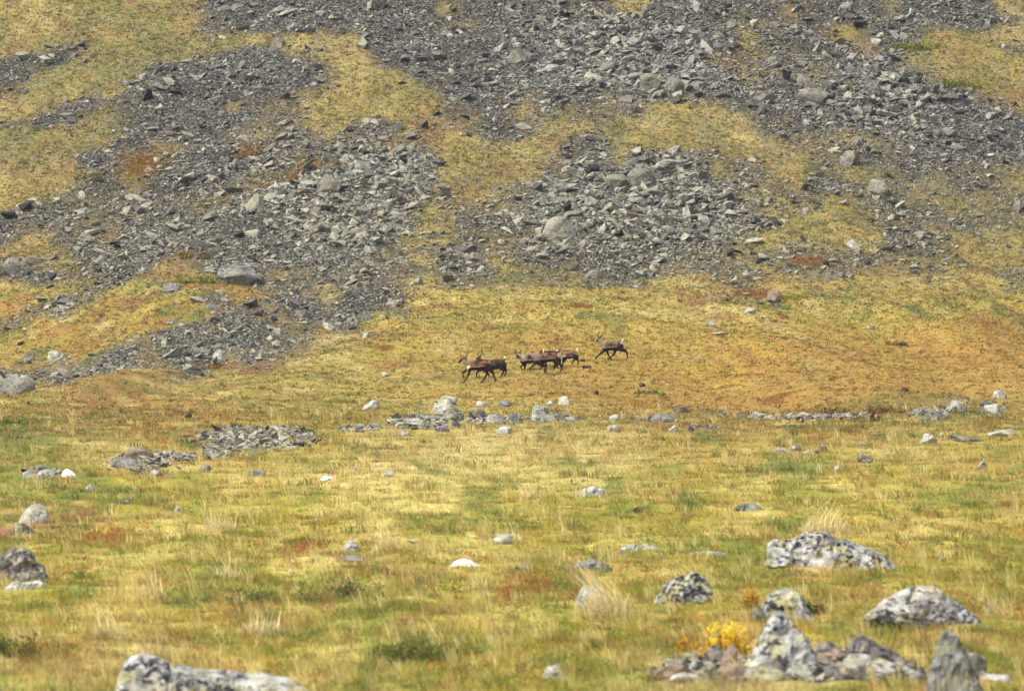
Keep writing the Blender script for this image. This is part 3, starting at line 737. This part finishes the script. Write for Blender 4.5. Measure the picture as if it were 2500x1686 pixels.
# meadow in the foreground: clumps of grass and low leafy plants, each clump one kind of plant
def clumps(n, v0, v1):
    u, v, P, c = scatter(n, v0, v1, .6)
    n = len(u); d = P[:, 1]; parts = []
    c = jitter_cols(c, 1.15)*rng.uniform(.72, 1.2, (len(c), 1))
    leafy = rng.random(n) < .30+.22*sstep(1150, 1500, v)
    big = rng.uniform(.5, 1.5, n)
    g = ~leafy; K = 7
    rad = (.14+.0009*d)*big
    def sub(sel, k, rr):
        q = np.repeat(P[sel], k, 0); a = rng.uniform(0, 6.283, len(q)); r = np.sqrt(rng.random(len(q)))*np.repeat(rr[sel], k)
        q[:, 0] += np.cos(a)*r; q[:, 1] += np.sin(a)*r*1.6; return q, r/np.repeat(rr[sel], k)
    q, rr = sub(g, K, rad)
    h = ((.14+.34*rng.random(n)**2)*(.8+.2*big))[g]
    h = np.repeat(h, K)*(1.1-.45*rr)
    cg = np.repeat(c[g], K, 0)*rng.uniform(.88, 1.12, (len(q), 1)); dq = q[:, 1]
    parts.append(blades(q, 5, .04+.0003*dq, h, .0045+.00005*dq, .6, cg, bias=(-.2, 0)))
    q, rr = sub(leafy, 6, rad*1.15)
    hl = np.repeat((.06+.14*rng.random(n))[leafy], 6)*(1.2-.7*rr)
    cl = np.repeat(c[leafy]*.8, 6, 0); m = rng.random(len(c[leafy])); 
    tint = np.where(m[:, None] < .42, np.array(PAL['G'])*1.0, np.where(m[:, None] < .62, np.array(PAL['o'])*1.15, np.where(m[:, None] < .72, np.array(PAL['r'])*1.2, c[leafy]*.85)))
    cl = np.repeat(tint, 6, 0)*.65+cl*.35
    dq = q[:, 1]
    parts.append(leaves(q, 13, .05+.0004*dq, hl, .013+.00011*dq, cl, .35))
    return parts
parts = clumps(9000, 985, 1800)
u, v, P, c = scatter(42000, 985, 1790, .7, False)
d = P[:, 1]; parts.append(blades(P, 6, 0.09+.0006*d, .07+.12*rng.random(len(u)), .0045+.000055*d, .75, jitter_cols(c), bias=(-.18, 0)))
m = rng.random(len(u)) < .022*sstep(1120, 1350, v)
pk = rng.integers(0, 6, m.sum()); pc = np.array([(.08, .105, .03), (.10, .15, .07), (.32, .16, .03), (.22, .09, .035), (.26, .27, .05), (.14, .15, .035)])[pk]*rng.uniform(.8, 1.25, (m.sum(), 1))
for k in range(3):                                     # creeping shrubs and herbs, several cushions to a plant
    q = P[m]+rng.normal(0, .22, (m.sum(), 3))*np.array((1, 1.4, 0))
    parts.append(leaves(q, 34, rng.uniform(.14, .42, m.sum()), rng.uniform(.09, .26, m.sum()), .045, pc, .45))
m = rng.random(len(u)) < .015
parts.append(blades(P[m], 18, .13, rng.uniform(.3, .62, m.sum()), .0055+.00004*d[m], .34, np.tile(np.array((.54, .43, .17)), (m.sum(), 1)), bias=(-.25, 0)))
o = new_obj('meadow_grass', np_mesh('meadow_grass', *join(parts)), ML)
tag(o, 'short dry yellow grass and ground cover of the foreground meadow', 'grass', kind='stuff')

# single tall straw tufts: (u, foot row, spread px, height px, lean, count, label)
TUFTS = [(1490, 1512, 70, 165, -.62, 110, 'largest pale straw tuft bending left in front of a pale stone'),
         (270, 1565, 50, 110, -.35, 60, 'straw tuft leaning left in the lower left foreground'),
         (945, 1345, 40, 100, -.2, 34, 'upright thin grass tuft right of the pale pointed stone'),
         (1165, 1440, 24, 90, -.35, 14, 'few long straw stems below the white stone'),
         (1245, 1345, 50, 60, -.3, 40, 'straw tuft growing over a pale stone above the white stone'),
         (2010, 1300, 80, 90, .35, 80, 'feathery pale tuft just behind the longest lichen boulder'),
         (560, 1415, 40, 70, -.3, 40, 'pale tuft left of the dark green shrub patch'),
         (1060, 1560, 10, 95, -.6, 5, 'single long straw stem slanting above the dark green shrub'),
         (930, 1600, 60, 80, -.2, 60, 'light green tuft left of the dark green shrub'),
         (1190, 1600, 80, 70, -.4, 80, 'light green drooping tuft right of the dark green shrub'),
         (540, 1300, 50, 110, -.1, 24, 'sparse tall stems in the left meadow right of the red strip'),
         (380, 1460, 36, 100, -.2, 16, 'sparse tall stems in the left foreground'),
         (1300, 1215, 70, 50, -.2, 50, 'pale tuft left of the notched stone in the middle meadow'),
         (640, 1545, 60, 80, .2, 50, 'straw tuft with orange leaves in front of the green shrub patch')]
for (tu, tv, sp, th, ln, cnt, lb) in TUFTS:
    p = gpt(tu, tv); s_ = F/p.y
    pp = np.zeros((cnt, 3)); pp[:, 0] = np.clip(rng.normal(0, sp/s_*.4, cnt), -.55*sp/s_, .55*sp/s_); pp[:, 1] = np.clip(rng.normal(0, sp/s_*.3, cnt), -.5*sp/s_, .5*sp/s_)
    base = np.array((.30, .36, .08)) if 'green' in lb.split()[1] or lb.startswith('light green') else np.array((.72, .60, .30))
    cc = np.tile(base, (cnt, 1))*rng.uniform(.8, 1.1, (cnt, 1))
    hv = th/s_*np.clip(rng.normal(.78, .26, cnt), .25, 1.15)*(1-.35*np.abs(pp[:, 0])/(sp/s_))
    parts = [blades(pp, 1, .07, hv, .015, .34, cc, bias=(ln, 0)), blades(pp, 3, .22, th/s_*.42, .015, .75, cc*.82, bias=(ln*.6, 0)), blades(pp*1.15, 3, .18, th/s_*.22, .016, .8, cc*.7, bias=(ln*.4, 0)), mound(sp/s_*.55, sp/s_*.5, .09, base*.55)]
    o = new_obj('grass_tuft', np_mesh('grass_tuft', *join(parts)), ML); o.location = p
    tag(o, lb, 'grass tuft')

def stems(n, h, rad, col):
    P0 = np.zeros((n, 3)); return blades(P0, 3, rad, h, .012, .7, np.tile(np.array(col), (n, 1)))
SHRUBS = [(1766, 1612, 66, 118, (.78, .50, .035), 'bright yellow shrub left of the stacked boulders', 'shrub', 620),
          (1672, 1590, 34, 40, (.60, .37, .03), 'small yellow-orange shrub left of the bright yellow shrub', 'shrub', 160),
          (1835, 1480, 34, 50, (.42, .22, .03), 'orange shrub behind the stacked boulders', 'shrub', 160),
          (1040, 1612, 140, 56, (.115, .135, .03), 'dark green bush at the bottom of the middle foreground', 'shrub', 1100),
          (680, 1478, 130, 55, (.085, .14, .035), 'low green shrub patch with orange leaves in the left foreground', 'shrub', 420),
          (870, 1462, 80, 60, (.12, .14, .04), 'green and red shrub patch right of the low green one', 'shrub', 260),
          (60, 1605, 80, 75, (.07, .085, .02), 'dark green bush at the lower left corner', 'shrub', 300),
          (1990, 1500, 40, 40, (.09, .12, .03), 'green bush tucked right of the perched grey boulder', 'shrub', 160),
          (2095, 1012, 130, 26, (.10, .085, .025), 'dark green and brown willow strip above the right terrace rubble', 'shrub', 420),
          (2140, 1030, 16, 40, (.20, .09, .035), 'rusty upright bush in front of the dark willow strip', 'shrub', 80),
          (1930, 728, 60, 18, (.20, .22, .04), 'light green mound beside the brown knotted rock', 'shrub', 160),
          (2180, 842, 34, 14, (.11, .10, .03), 'dark shrub tussock on the orange slope at the right', 'shrub', 90),
          (1590, 960, 46, 12, (.12, .15, .03), 'green tussock on the orange slope below the lone deer', 'shrub', 100),
          (495, 690, 90, 26, (.13, .19, .03), 'bright green patch at the foot of the left scree', 'shrub', 220),
          (215, 440, 44, 30, (.10, .11, .025), 'dark green bush on the upper left slope', 'shrub', 130),
          (480, 630, 50, 30, (.14, .085, .03), 'brown heath mound at the foot of the left scree', 'shrub', 130),
          (735, 1062, 34, 20, (.14, .15, .03), 'small green bush at the right end of the dark rubble patch', 'shrub', 90),
          (30, 1035, 50, 14, (.07, .12, .03), 'dark green tussock near the left edge above the meadow', 'shrub', 90),
          (515, 898, 60, 14, (.19, .11, .03), 'rusty brown shrub strip below the brown rubble', 'shrub', 110),
          (2350, 210, 80, 22, (.13, .15, .02), 'green patch high on the right slope', 'shrub', 200),
          (2240, 120, 70, 20, (.14, .16, .02), 'green patch at the top of the right slope', 'shrub', 180)]
for k, (su, sv, rp, hp, colr, lb, cat, cnt) in enumerate(SHRUBS):
    p = gpt(su, sv); s_ = F/p.y
    o = bpy.data.objects.new('shrub', None); COL.objects.link(o); o.location = p; o.empty_display_size = .2; tag(o, lb, cat)
    nb = max(5, cnt//22)
    pp = np.zeros((nb, 3)); t = rng.uniform(-1, 1, nb); pp[:, 0] = t*rp/s_*.8; pp[:, 1] = rng.normal(0, rp/s_*.35, nb); pp[:, 2] = hp/s_*.25*(1-t*t)*rng.random(nb)
    if sv < 1000:                                          # follow the slope under wide patches
        for q in range(nb):
            g = gpt(su+pp[q, 0]*s_, sv-pp[q, 1]*3); pp[q] = np.array(g-p)+np.array([0, 0, .0])
    cc = np.tile(np.array(colr), (nb, 1))*rng.uniform(.65, 1.35, (nb, 1))
    ox = rng.random(nb) < .16; cc[ox] = cc[ox]*.5+np.array(PAL['o'])*.5
    lf = .022+.00024*p.y
    fo = np_mesh('foliage', *leaves(pp, 46, rp/s_*.3, hp/s_*.75, lf, cc, .4))
    new_obj('foliage', fo, ML, o)
    sm = np_mesh('stem', *blades(pp, 4, rp/s_*.15, hp/s_*.62, .010+.00007*p.y, .5, np.tile(np.array((.09, .065, .035)), (nb, 1)), seg2=False))
    new_obj('stem', sm, ML, o)

REDS = [(230, 1315, 120, 20, 'long red leaf strip crossing the left meadow'), (750, 1333, 40, 10, 'small red leaf patch left of the pale pointed stone'),
        (1310, 1420, 46, 26, 'red leaves scattered below the small dark-topped stone'), (1235, 1450, 30, 16, 'red leaf cluster left of the largest straw tuft'),
        (940, 864, 16, 5, 'small bright red patch on the slope left of the herd'), (1970, 646, 45, 9, 'bright red patch at the foot of the right scree'),
        (1840, 716, 60, 10, 'long red patch under the right scree'), (1415, 742, 26, 6, 'small red patch on the slope above the herd'),
        (1900, 958, 40, 8, 'orange-red patch on the slope below the dark terrace shrubs'), (780, 405, 90, 26, 'large rust-red heath patch beside the left scree'),
        (690, 440, 60, 16, 'rust-red heath strip below the large rust patch'), (350, 400, 60, 40, 'rust heath patch on the far left slope'), (610, 370, 40, 14, 'rust heath beside the pale stone on the left slope')]
for k, (su, sv, rp, hp, lb) in enumerate(REDS):
    nb = int(rp*hp/4.2)+36
    uu = rng.normal(su, rp*.5, nb); slope = -.16 if su < 900 else -.02
    vvv = rng.normal(sv, hp*.45, nb)+(uu-su)*slope
    G, _ = ground(uu, vvv); p = gpt(su, sv); pp = G-np.array(p)
    rust = 'rust' in lb
    cc = np.tile(np.array((.25, .105, .035) if rust else ((.33, .10, .04) if sv > 1000 else (.32, .11, .05))), (nb, 1))*rng.uniform(.7, 1.3, (nb, 1))
    gm_ = rng.random(nb) < .45; cc[gm_] = cc[gm_]*.35+np.array(PAL['g'])*.65
    lf = .018+.00016*p.y
    o = new_obj('red_ground_cover', np_mesh('red_ground_cover', *leaves(pp, 12, .05+.00065*p.y, (.16 if sv > 1000 else .12), lf, cc)), ML); o.location = p
    tag(o, lb, 'red plant', kind='stuff')

LUMPS = [(2210, 957, 24, 12, 'dark peat lump on the orange slope at the right'), (1568, 943, 16, 10, 'dark peat lump below the lone deer, upper of two'), (1455, 964, 14, 12, 'dark peat lump below the lone deer, lower of two'),
         (1422, 882, 14, 7, 'dark peat hollow behind the last deer of the herd'), (1432, 898, 24, 8, 'brown tussock below the last deer of the herd'), (460, 1020, 18, 12, 'dark peat lump on the left slope'), (52, 842, 20, 10, 'dark peat lump near the left edge')]
for k, (su, sv, sw, sh, lb) in enumerate(LUMPS):
    p = gpt(su, sv); s_ = F/p.y
    small_rock('peat_lump', sw/s_, sh/s_, sw/s_, 900+k, 'peat', lb, p, cat='peat lump')

# ------------------------------------------------------------------ reindeer
md = bpy.data.materials.new('reindeer_coat'); nt_, n_, b_ = nodes_of(md)
at = n_.new('ShaderNodeAttribute'); at.attribute_name = 'col'
b_.inputs['Specular IOR Level'].default_value = 0
tcd = n_.new('ShaderNodeTexCoord').outputs['Object']; fz = noisen(nt_, tcd, 14, 4, .7)
rz = ramp(n_, [(.3, (.6, .6, .6)), (.7, (1.4, 1.35, 1.3))]); nt_.links.new(fz, rz.inputs[0])
nt_.links.new(mixn(nt_, 1.0, at.outputs['Color'], rz.outputs[0], 'MULTIPLY'), b_.inputs['Base Color'])
ma = bpy.data.materials.new('antler_velvet'); _, n2, b2 = nodes_of(ma); b2.inputs['Base Color'].default_value = (.055, .035, .026, 1)
me_ = bpy.data.materials.new('eye'); _, n3, b3 = nodes_of(me_); b3.inputs['Base Color'].default_value = (.01, .008, .006, 1); b3.inputs['Roughness'].default_value = .2

def tube(bm, pts, seg=14):
    """closed tapered tube; pts = (x, y, z, lateral radius, vertical radius)"""
    rings = []
    P = [Vector(p[:3]) for p in pts]
    for i, p in enumerate(pts):
        t = (P[min(i+1, len(P)-1)]-P[max(i-1, 0)]).normalized()
        side = Vector((0, 1, 0)); side = (side-t*side.dot(t)).normalized(); up = side.cross(t)
        ring = [bm.verts.new(P[i]+side*math.cos(a)*p[3]+up*math.sin(a)*p[4]) for a in (2*math.pi*k/seg for k in range(seg))]
        rings.append((ring, t))
    for (r0, _), (r1, _) in zip(rings[:-1], rings[1:]):
        for k in range(seg): bm.faces.new((r0[k], r0[(k+1) % seg], r1[(k+1) % seg], r1[k]))
    for (ring, t), sgn, p in ((rings[0], -1, pts[0]), (rings[-1], 1, pts[-1])):
        c = bm.verts.new(sum((q.co for q in ring), Vector())/seg+t*sgn*min(p[3], p[4])*.7)
        for k in range(seg):
            f = (ring[k], c, ring[(k+1) % seg]) if sgn < 0 else (ring[k], ring[(k+1) % seg], c)
            bm.faces.new(f)

def make_deer(label, org, sc, spec, base_uv, coat):
    p0 = gpt(*base_uv); s_ = F/p0.y
    X = lambda cx: ((org[0]+cx*sc)-base_uv[0])/s_
    Z = lambda cy: (base_uv[1]-(org[1]+cy*sc))/s_
    root = bpy.data.objects.new('reindeer', None); COL.objects.link(root); root.location = p0; root.empty_display_size = .3
    tag(root, label, 'reindeer', 'herd of reindeer crossing the slope')
    bm = bmesh.new(); segs = []                         # segs: (kind, p, q, radius) for the coat pattern
    def chain(kind, pts, flat=1.0):
        gr = {'trunk': 1.05, 'leg': 1.16, 'tail': .85}.get(kind, 1); pts = [(*q[:2], q[2]*gr, *q[3:]) for q in pts]
        """pts: (cx, cy, r) or (cx, cy, r, y)"""
        L = [(X(q[0]), q[3] if len(q) > 3 else 0.0, Z(q[1]), q[2]*flat, q[2]) for q in pts]
        if kind == 'trunk': L = [(a, b, c, r*f, r) for (a, b, c, _, r), f in zip(L, (.8, .74, .80, .80, .80, .85))]
        tube(bm, L)
        for a, b in zip(L[:-1], L[1:]): segs.append((kind, Vector(a[:3]), Vector(b[:3]), max(a[4], b[4])))
    chain('trunk', spec['trunk']); chain('neck', [(*q[:2], q[2]*1.13, *q[3:]) for q in spec['neck']], .8); chain('head', spec['head'], .85)
    chain('tail', spec['tail'])
    for e in spec['ears']: chain('ear', e, .5)
    for y, leg in spec['legs']:
        L = [(*q, y*(.75 if i == 0 else 1)) for i, q in enumerate(leg)]
        chain('leg', L)
        hx, hy = leg[-1][0], leg[-1][1]
        chain('hoof', [(hx, hy-.02/sc*s_, .032, y), (hx-.05*s_/sc, hy+.03*s_/sc, .042, y)])
    tmp = bpy.data.meshes.new('body'); bmesh.ops.recalc_face_normals(bm, faces=bm.faces[:]); bm.to_mesh(tmp); bm.free()
    to = bpy.data.objects.new('body', tmp); COL.objects.link(to)
    rm = to.modifiers.new('r', 'REMESH'); rm.mode = 'VOXEL'; rm.voxel_size = .017
    sm = to.modifiers.new('s', 'SMOOTH'); sm.factor = .5; sm.iterations = 4
    dg = bpy.context.evaluated_depsgraph_get(); me = bpy.data.meshes.new_from_object(to.evaluated_get(dg))
    bpy.data.objects.remove(to); me.name = 'body'
    cols = []
    for vt in me.vertices:
        p = vt.co; best = None
        for kind, a, b, r in segs:
            ab = b-a; t = max(0, min(1, (p-a).dot(ab)/max(ab.length_squared, 1e-9))); q = a+ab*t
            dd = (p-q).length-r*.9
            if best is None or dd < best[0]: best = (dd, kind, q, r, t, a, b)
        _, kind, q, r, t, a, b = best
        nz = mnoise.noise(p*5+Vector((base_uv[0], 0, 0)))*.5+.5
        mo = max(0, min(1, (nz-.28)/.44)); C = Vector(coat['back'])*(.30+1.55*mo)
        if kind == 'trunk':
            rel = (p.z-q.z)/r; fr = (p.x-X(spec['trunk'][0][0]))/(X(spec['trunk'][-1][0])-X(spec['trunk'][0][0]))
            if fr < .34: C = C.lerp(Vector(coat['fore']), (1-fr/.34)*.9)
            if rel < -.20+.2*(nz-.5): C = C.lerp(Vector(coat['flank']), .8)
            if rel < -.40+.2*(nz-.5): C = Vector((.008, .006, .007))
            if coat.get('bib') and fr < .17 and -.75 < rel < .05 and fr > .02: C = Vector((.42, .36, .22))
            if fr > .93 and rel > -.6: C = Vector(coat['rump'])
        elif kind == 'neck': C = Vector(coat['fore'])*(.8+.4*nz)
        elif kind == 'head': C = Vector((.024, .016, .014))
        elif kind == 'ear': C = Vector((.05, .03, .026))
        elif kind == 'tail': C = Vector((.72, .68, .55))
        elif kind == 'leg': C = Vector((.018, .011, .009))
        elif kind == 'hoof': C = Vector((.03, .018, .016))
        cols.append(C)
    at_ = me.color_attributes.new('col', 'FLOAT_COLOR', 'POINT')
    at_.data.foreach_set('color', np.array([(*c, 1) for c in cols], np.float32).ravel())
    me.polygons.foreach_set('use_smooth', np.ones(len(me.polygons), bool))
    new_obj('body', me, md, root)
    for an in spec.get('antlers', []):
        bm = bmesh.new()
        for br in an: tube(bm, [(X(q[0]), q[3] if len(q) > 3 else 0, Z(q[1]), q[2]*1.7, q[2]*1.7) for q in br], 8)
        m2 = bpy.data.meshes.new('antler'); bm.to_mesh(m2); bm.free(); new_obj('antler', m2, ma, root)
    h = spec['head']; ex = (h[0][0]*.55+h[1][0]*.45); ey = (h[0][1]*.55+h[1][1]*.45)-.025/sc*s_
    hy = h[1][3] if len(h[1]) > 3 else 0
    for sgn in (-1, 1):
        bm = bmesh.new(); bmesh.ops.create_uvsphere(bm, u_segments=8, v_segments=6, radius=.014)
        m3 = bpy.data.meshes.new('eye'); bm.to_mesh(m3); bm.free(); e = new_obj('eye', m3, me_, root); e.location = (X(ex), hy+sgn*h[0][2]*.82, Z(ey))

A = dict(bib=1, back=(.088, .042, .026), fore=(.15, .11, .08), flank=(.20, .15, .095), rump=(.17, .12, .08))
B = dict(back=(.034, .020, .016), fore=(.03, .02, .017), flank=(.024, .016, .012), rump=(.03, .02, .016))
Cc = dict(back=(.075, .053, .040), fore=(.32, .26, .185), flank=(.22, .16, .11), rump=(.2, .15, .11))
Dc = dict(back=(.085, .050, .034), fore=(.17, .125, .095), flank=(.17, .12, .075), rump=(.32, .25, .17))
N_, F_ = -.12, .12
make_deer('reindeer at the front of the herd, walking left with one foreleg lifted', (1110, 850), .0645, dict(
    trunk=[(430, 730, .15), (560, 660, .25), (850, 640, .27), (1050, 610, .26), (1220, 580, .23), (1330, 560, .14)],
    neck=[(540, 630, .18), (430, 560, .135), (340, 480, .095)], head=[(330, 430, .085), (250, 450, .078), (160, 525, .052)],
    tail=[(1335, 510, .04), (1370, 450, .05), (1395, 425, .03)], ears=[[(370, 470, .03, -.04), (430, 410, .045, -.09), (485, 355, .015, -.12)], [(330, 400, .03, .05), (335, 350, .03, .1), (345, 320, .012, .12)]],
    legs=[(F_, [(470, 760, .11), (430, 850, .062), (290, 915, .042), (325, 1020, .031), (370, 1120, .03)]),
          (N_, [(570, 740, .13), (570, 850, .072), (520, 1000, .045), (420, 1180, .032), (345, 1285, .032)]),
          (N_, [(1250, 640, .19), (1320, 790, .12), (1450, 940, .056), (1510, 1110, .038), (1555, 1250, .032)]),
          (F_, [(1190, 680, .18), (1195, 840, .10), (1225, 970, .052), (1120, 1150, .036), (1005, 1310, .032)])],
    antlers=[[[(310, 400, .016, .05), (250, 290, .014, .12), (215, 190, .010, .14)], [(262, 300, .01, .12), (190, 250, .008, .14)]],
             [[(340, 400, .016, -.04), (430, 310, .015, -.12), (475, 220, .014, -.14), (450, 150, .010, -.13)]]]), (1160, 936), A)
make_deer('dark reindeer half hidden behind the front one, raised white tail', (1110, 850), .0645, dict(
    trunk=[(960, 700, .15), (1080, 650, .25), (1400, 615, .27), (1600, 605, .26), (1750, 585, .24), (1870, 540, .16)],
    neck=[(1040, 600, .18), (970, 480, .12), (945, 400, .085)], head=[(955, 345, .078), (900, 370, .07), (825, 412, .045)],
    tail=[(1875, 450, .04), (1890, 380, .04), (1912, 300, .025)], ears=[[(960, 340, .03, -.05), (990, 310, .032, -.09), (1005, 275, .012, -.1)], [(930, 330, .03, .05), (915, 300, .03, .1)]],
    legs=[(N_, [(1000, 770, .12), (900, 850, .062), (830, 930, .042), (830, 1080, .034), (865, 1220, .03)]),
          (F_, [(1080, 770, .12), (1180, 870, .062), (1280, 960, .042), (1290, 1040, .033), (1290, 1120, .03)]),
          (N_, [(1770, 640, .19), (1790, 790, .11), (1870, 860, .054), (1800, 960, .036), (1785, 1040, .03)]),
          (F_, [(1830, 620, .18), (1890, 780, .10), (1960, 830, .052), (1935, 930, .036), (1905, 1030, .03)])],
    antlers=[[[(930, 300, .016, .05), (880, 210, .014, .1), (890, 110, .012, .11)]],
             [[(960, 300, .016, -.05), (1030, 200, .016, -.1), (1040, 120, .026, -.11), (1000, 55, .016, -.1)], [(1035, 150, .02, -.1), (1075, 100, .01, -.12)]]]), (1200, 922), B)
make_deer('pale-shouldered reindeer facing the viewer, first of the middle cluster', (1240, 830), .0817, dict(
    trunk=[(385, 570, .16), (480, 565, .25), (700, 555, .24), (850, 530, .23), (980, 500, .21), (1050, 470, .14)],
    neck=[(450, 530, .18, -.02), (370, 490, .13, -.08), (320, 460, .095, -.16)], head=[(305, 440, .085, -.18), (290, 480, .075, -.27), (280, 525, .05, -.36)],
    tail=[(1050, 400, .035), (1055, 340, .035), (1062, 280, .02)], ears=[[(330, 430, .03, -.17), (370, 400, .04, -.17), (405, 372, .012, -.17)], [(270, 430, .03, -.19), (225, 410, .035, -.2), (185, 385, .012, -.2)]],
    legs=[(N_, [(440, 650, .12), (450, 740, .062), (380, 800, .042), (425, 890, .03), (450, 945, .03)]),
          (F_, [(510, 650, .12), (515, 750, .062), (495, 840, .042), (475, 910, .03), (465, 945, .03)]),
          (N_, [(950, 560, .18), (860, 680, .10), (770, 725, .05), (690, 810, .033), (650, 895, .03)]),
          (F_, [(1000, 560, .18), (990, 710, .09), (1020, 770, .05), (990, 830, .033), (960, 880, .03)])],
    antlers=[[[(285, 400, .017, -.2), (225, 350, .016, -.2), (210, 260, .012, -.2)], [(225, 350, .012, -.2), (240, 320, .008, -.2)]],
             [[(325, 400, .017, -.17), (385, 330, .016, -.17), (405, 270, .012, -.17)], [(345, 380, .02, -.17), (320, 350, .012, -.17)]]]), (1297, 904), Cc)
make_deer('reindeer with a pale rump, nearest of the middle cluster', (1240, 830), .0817, dict(
    trunk=[(800, 560, .16), (900, 540, .25), (1180, 515, .25), (1330, 505, .24), (1440, 495, .23), (1530, 480, .15)],
    neck=[(860, 500, .18), (770, 455, .14), (715, 420, .10)], head=[(712, 400, .085), (670, 440, .072), (615, 500, .05)],
    tail=[(1540, 420, .035), (1562, 390, .035), (1575, 365, .02)], ears=[[(735, 390, .03, -.05), (760, 355, .035, -.1), (775, 325, .012, -.12)], [(690, 380, .03, .06), (680, 340, .032, .1), (675, 310, .012, .12)]],
    legs=[(N_, [(920, 640, .13), (990, 750, .066), (1090, 800, .042), (1085, 880, .032), (1110, 945, .03)]),
          (F_, [(960, 640, .12), (1070, 740, .06), (1160, 790, .042), (1135, 870, .032), (1125, 930, .03)]),
          (F_, [(1410, 580, .18), (1460, 690, .10), (1410, 750, .052), (1365, 810, .034), (1380, 865, .03)]),
          (N_, [(1480, 570, .19), (1520, 680, .11), (1585, 760, .054), (1600, 840, .036), (1590, 915, .03)])],
    antlers=[[[(700, 370, .014, .05), (680, 320, .01, .08)]], [[(720, 370, .014, -.04), (770, 340, .01, -.08)]]]), (1340, 914), Dc)
make_deer('reindeer mostly hidden behind the middle cluster, only its back showing', (1240, 830), .0817, dict(
    trunk=[(1010, 480, .14), (1080, 460, .22), (1250, 435, .21), (1340, 430, .2), (1410, 430, .19), (1470, 425, .13)],
    neck=[(1050, 430, .15), (1010, 380, .11), (1000, 350, .08)], head=[(1005, 335, .07), (970, 360, .06), (930, 400, .045)],
    tail=[(1475, 370, .035), (1480, 330, .035), (1485, 290, .02)], ears=[[(1015, 320, .03, -.05), (1030, 290, .03, -.09)], [(995, 320, .03, .05), (990, 290, .03, .1)]],
    legs=[(N_, [(1070, 560, .11), (1080, 650, .056), (1050, 740, .038), (1060, 850, .03)]), (F_, [(1110, 560, .11), (1120, 650, .056), (1150, 740, .038), (1130, 850, .03)]),
          (N_, [(1400, 520, .16), (1390, 640, .09), (1430, 720, .048), (1400, 850, .03)]), (F_, [(1430, 520, .16), (1440, 640, .09), (1480, 720, .048), (1470, 850, .03)])]), (1345, 898), B)
make_deer('smaller reindeer with raised white tail, last of the middle cluster', (1240, 830), .0817, dict(
    trunk=[(1640, 455, .13), (1710, 455, .19), (1850, 450, .19), (1930, 440, .18), (1990, 425, .18), (2050, 400, .12)],
    neck=[(1680, 430, .14), (1620, 370, .10), (1580, 310, .075)], head=[(1575, 285, .07), (1540, 315, .06), (1492, 362, .042)],
    tail=[(2055, 350, .03), (2070, 290, .032), (2085, 225, .02)], ears=[[(1580, 270, .03, -.04), (1600, 245, .034, -.07), (1612, 212, .012, -.08)], [(1555, 270, .03, .05), (1545, 240, .028, .08)]],
    legs=[(N_, [(1690, 530, .11), (1650, 620, .05), (1640, 700, .036), (1660, 785, .028)]), (F_, [(1710, 530, .11), (1690, 620, .05), (1650, 690, .034), (1630, 760, .028)]),
          (N_, [(1990, 480, .15), (2000, 560, .08), (1960, 610, .042), (1935, 690, .028)]), (F_, [(2030, 470, .15), (2055, 560, .08), (2100, 610, .042), (2105, 700, .028)])]), (1393, 896), A)
make_deer('lone reindeer trotting behind the herd with long strides', (1440, 790), .06376, dict(
    trunk=[(500, 880, .16), (600, 865, .245), (850, 855, .235), (1000, 840, .23), (1130, 800, .22), (1215, 785, .14)],
    neck=[(570, 820, .19), (450, 740, .125), (380, 630, .085)], head=[(370, 580, .08), (310, 635, .072), (252, 682, .05)],
    tail=[(1240, 720, .035), (1255, 640, .045), (1280, 570, .03)], ears=[[(385, 570, .03, -.04), (415, 510, .048, -.07), (440, 450, .014, -.08)], [(330, 550, .03, .05), (310, 510, .03, .1)]],
    legs=[(N_, [(560, 960, .13), (520, 1060, .07), (370, 1170, .045), (290, 1250, .033), (235, 1320, .03)]),
          (F_, [(630, 960, .12), (670, 1080, .064), (710, 1180, .042), (760, 1290, .032), (850, 1380, .03)]),
          (N_, [(1150, 860, .2), (1230, 1000, .12), (1400, 1060, .056), (1435, 1180, .037), (1450, 1300, .03)]),
          (F_, [(1080, 900, .18), (960, 1020, .1), (940, 1140, .05), (830, 1270, .034), (735, 1340, .03)])],
    antlers=[[[(335, 540, .018, .05), (322, 450, .018, .08), (350, 330, .014, .09)]],
             [[(370, 530, .018, -.04), (440, 460, .018, -.08), (500, 400, .017, -.1), (490, 315, .014, -.1)]]]), (1492, 881), Dc)

# ------------------------------------------------------------------ thin autumn haze between the camera and the slope
bm = bmesh.new(); bmesh.ops.create_cube(bm, size=1)
for vt in bm.verts:
    vt.co.x *= 1400; vt.co.y = -60 if vt.co.y < 0 else 720; vt.co.z = -14 if vt.co.z < 0 else 110
hm = bpy.data.meshes.new('haze'); bm.to_mesh(hm); bm.free()
mh = bpy.data.materials.new('haze'); mh.use_nodes = True; n = mh.node_tree.nodes; n.clear()
pv = n.new('ShaderNodeVolumePrincipled'); pv.inputs['Color'].default_value = (.80, .84, .95, 1); pv.inputs['Density'].default_value = 0.00006; pv.inputs['Anisotropy'].default_value = .2
mo_ = n.new('ShaderNodeOutputMaterial'); mh.node_tree.links.new(pv.outputs[0], mo_.inputs['Volume'])
tag(new_obj('haze', hm, mh), kind='stuff')
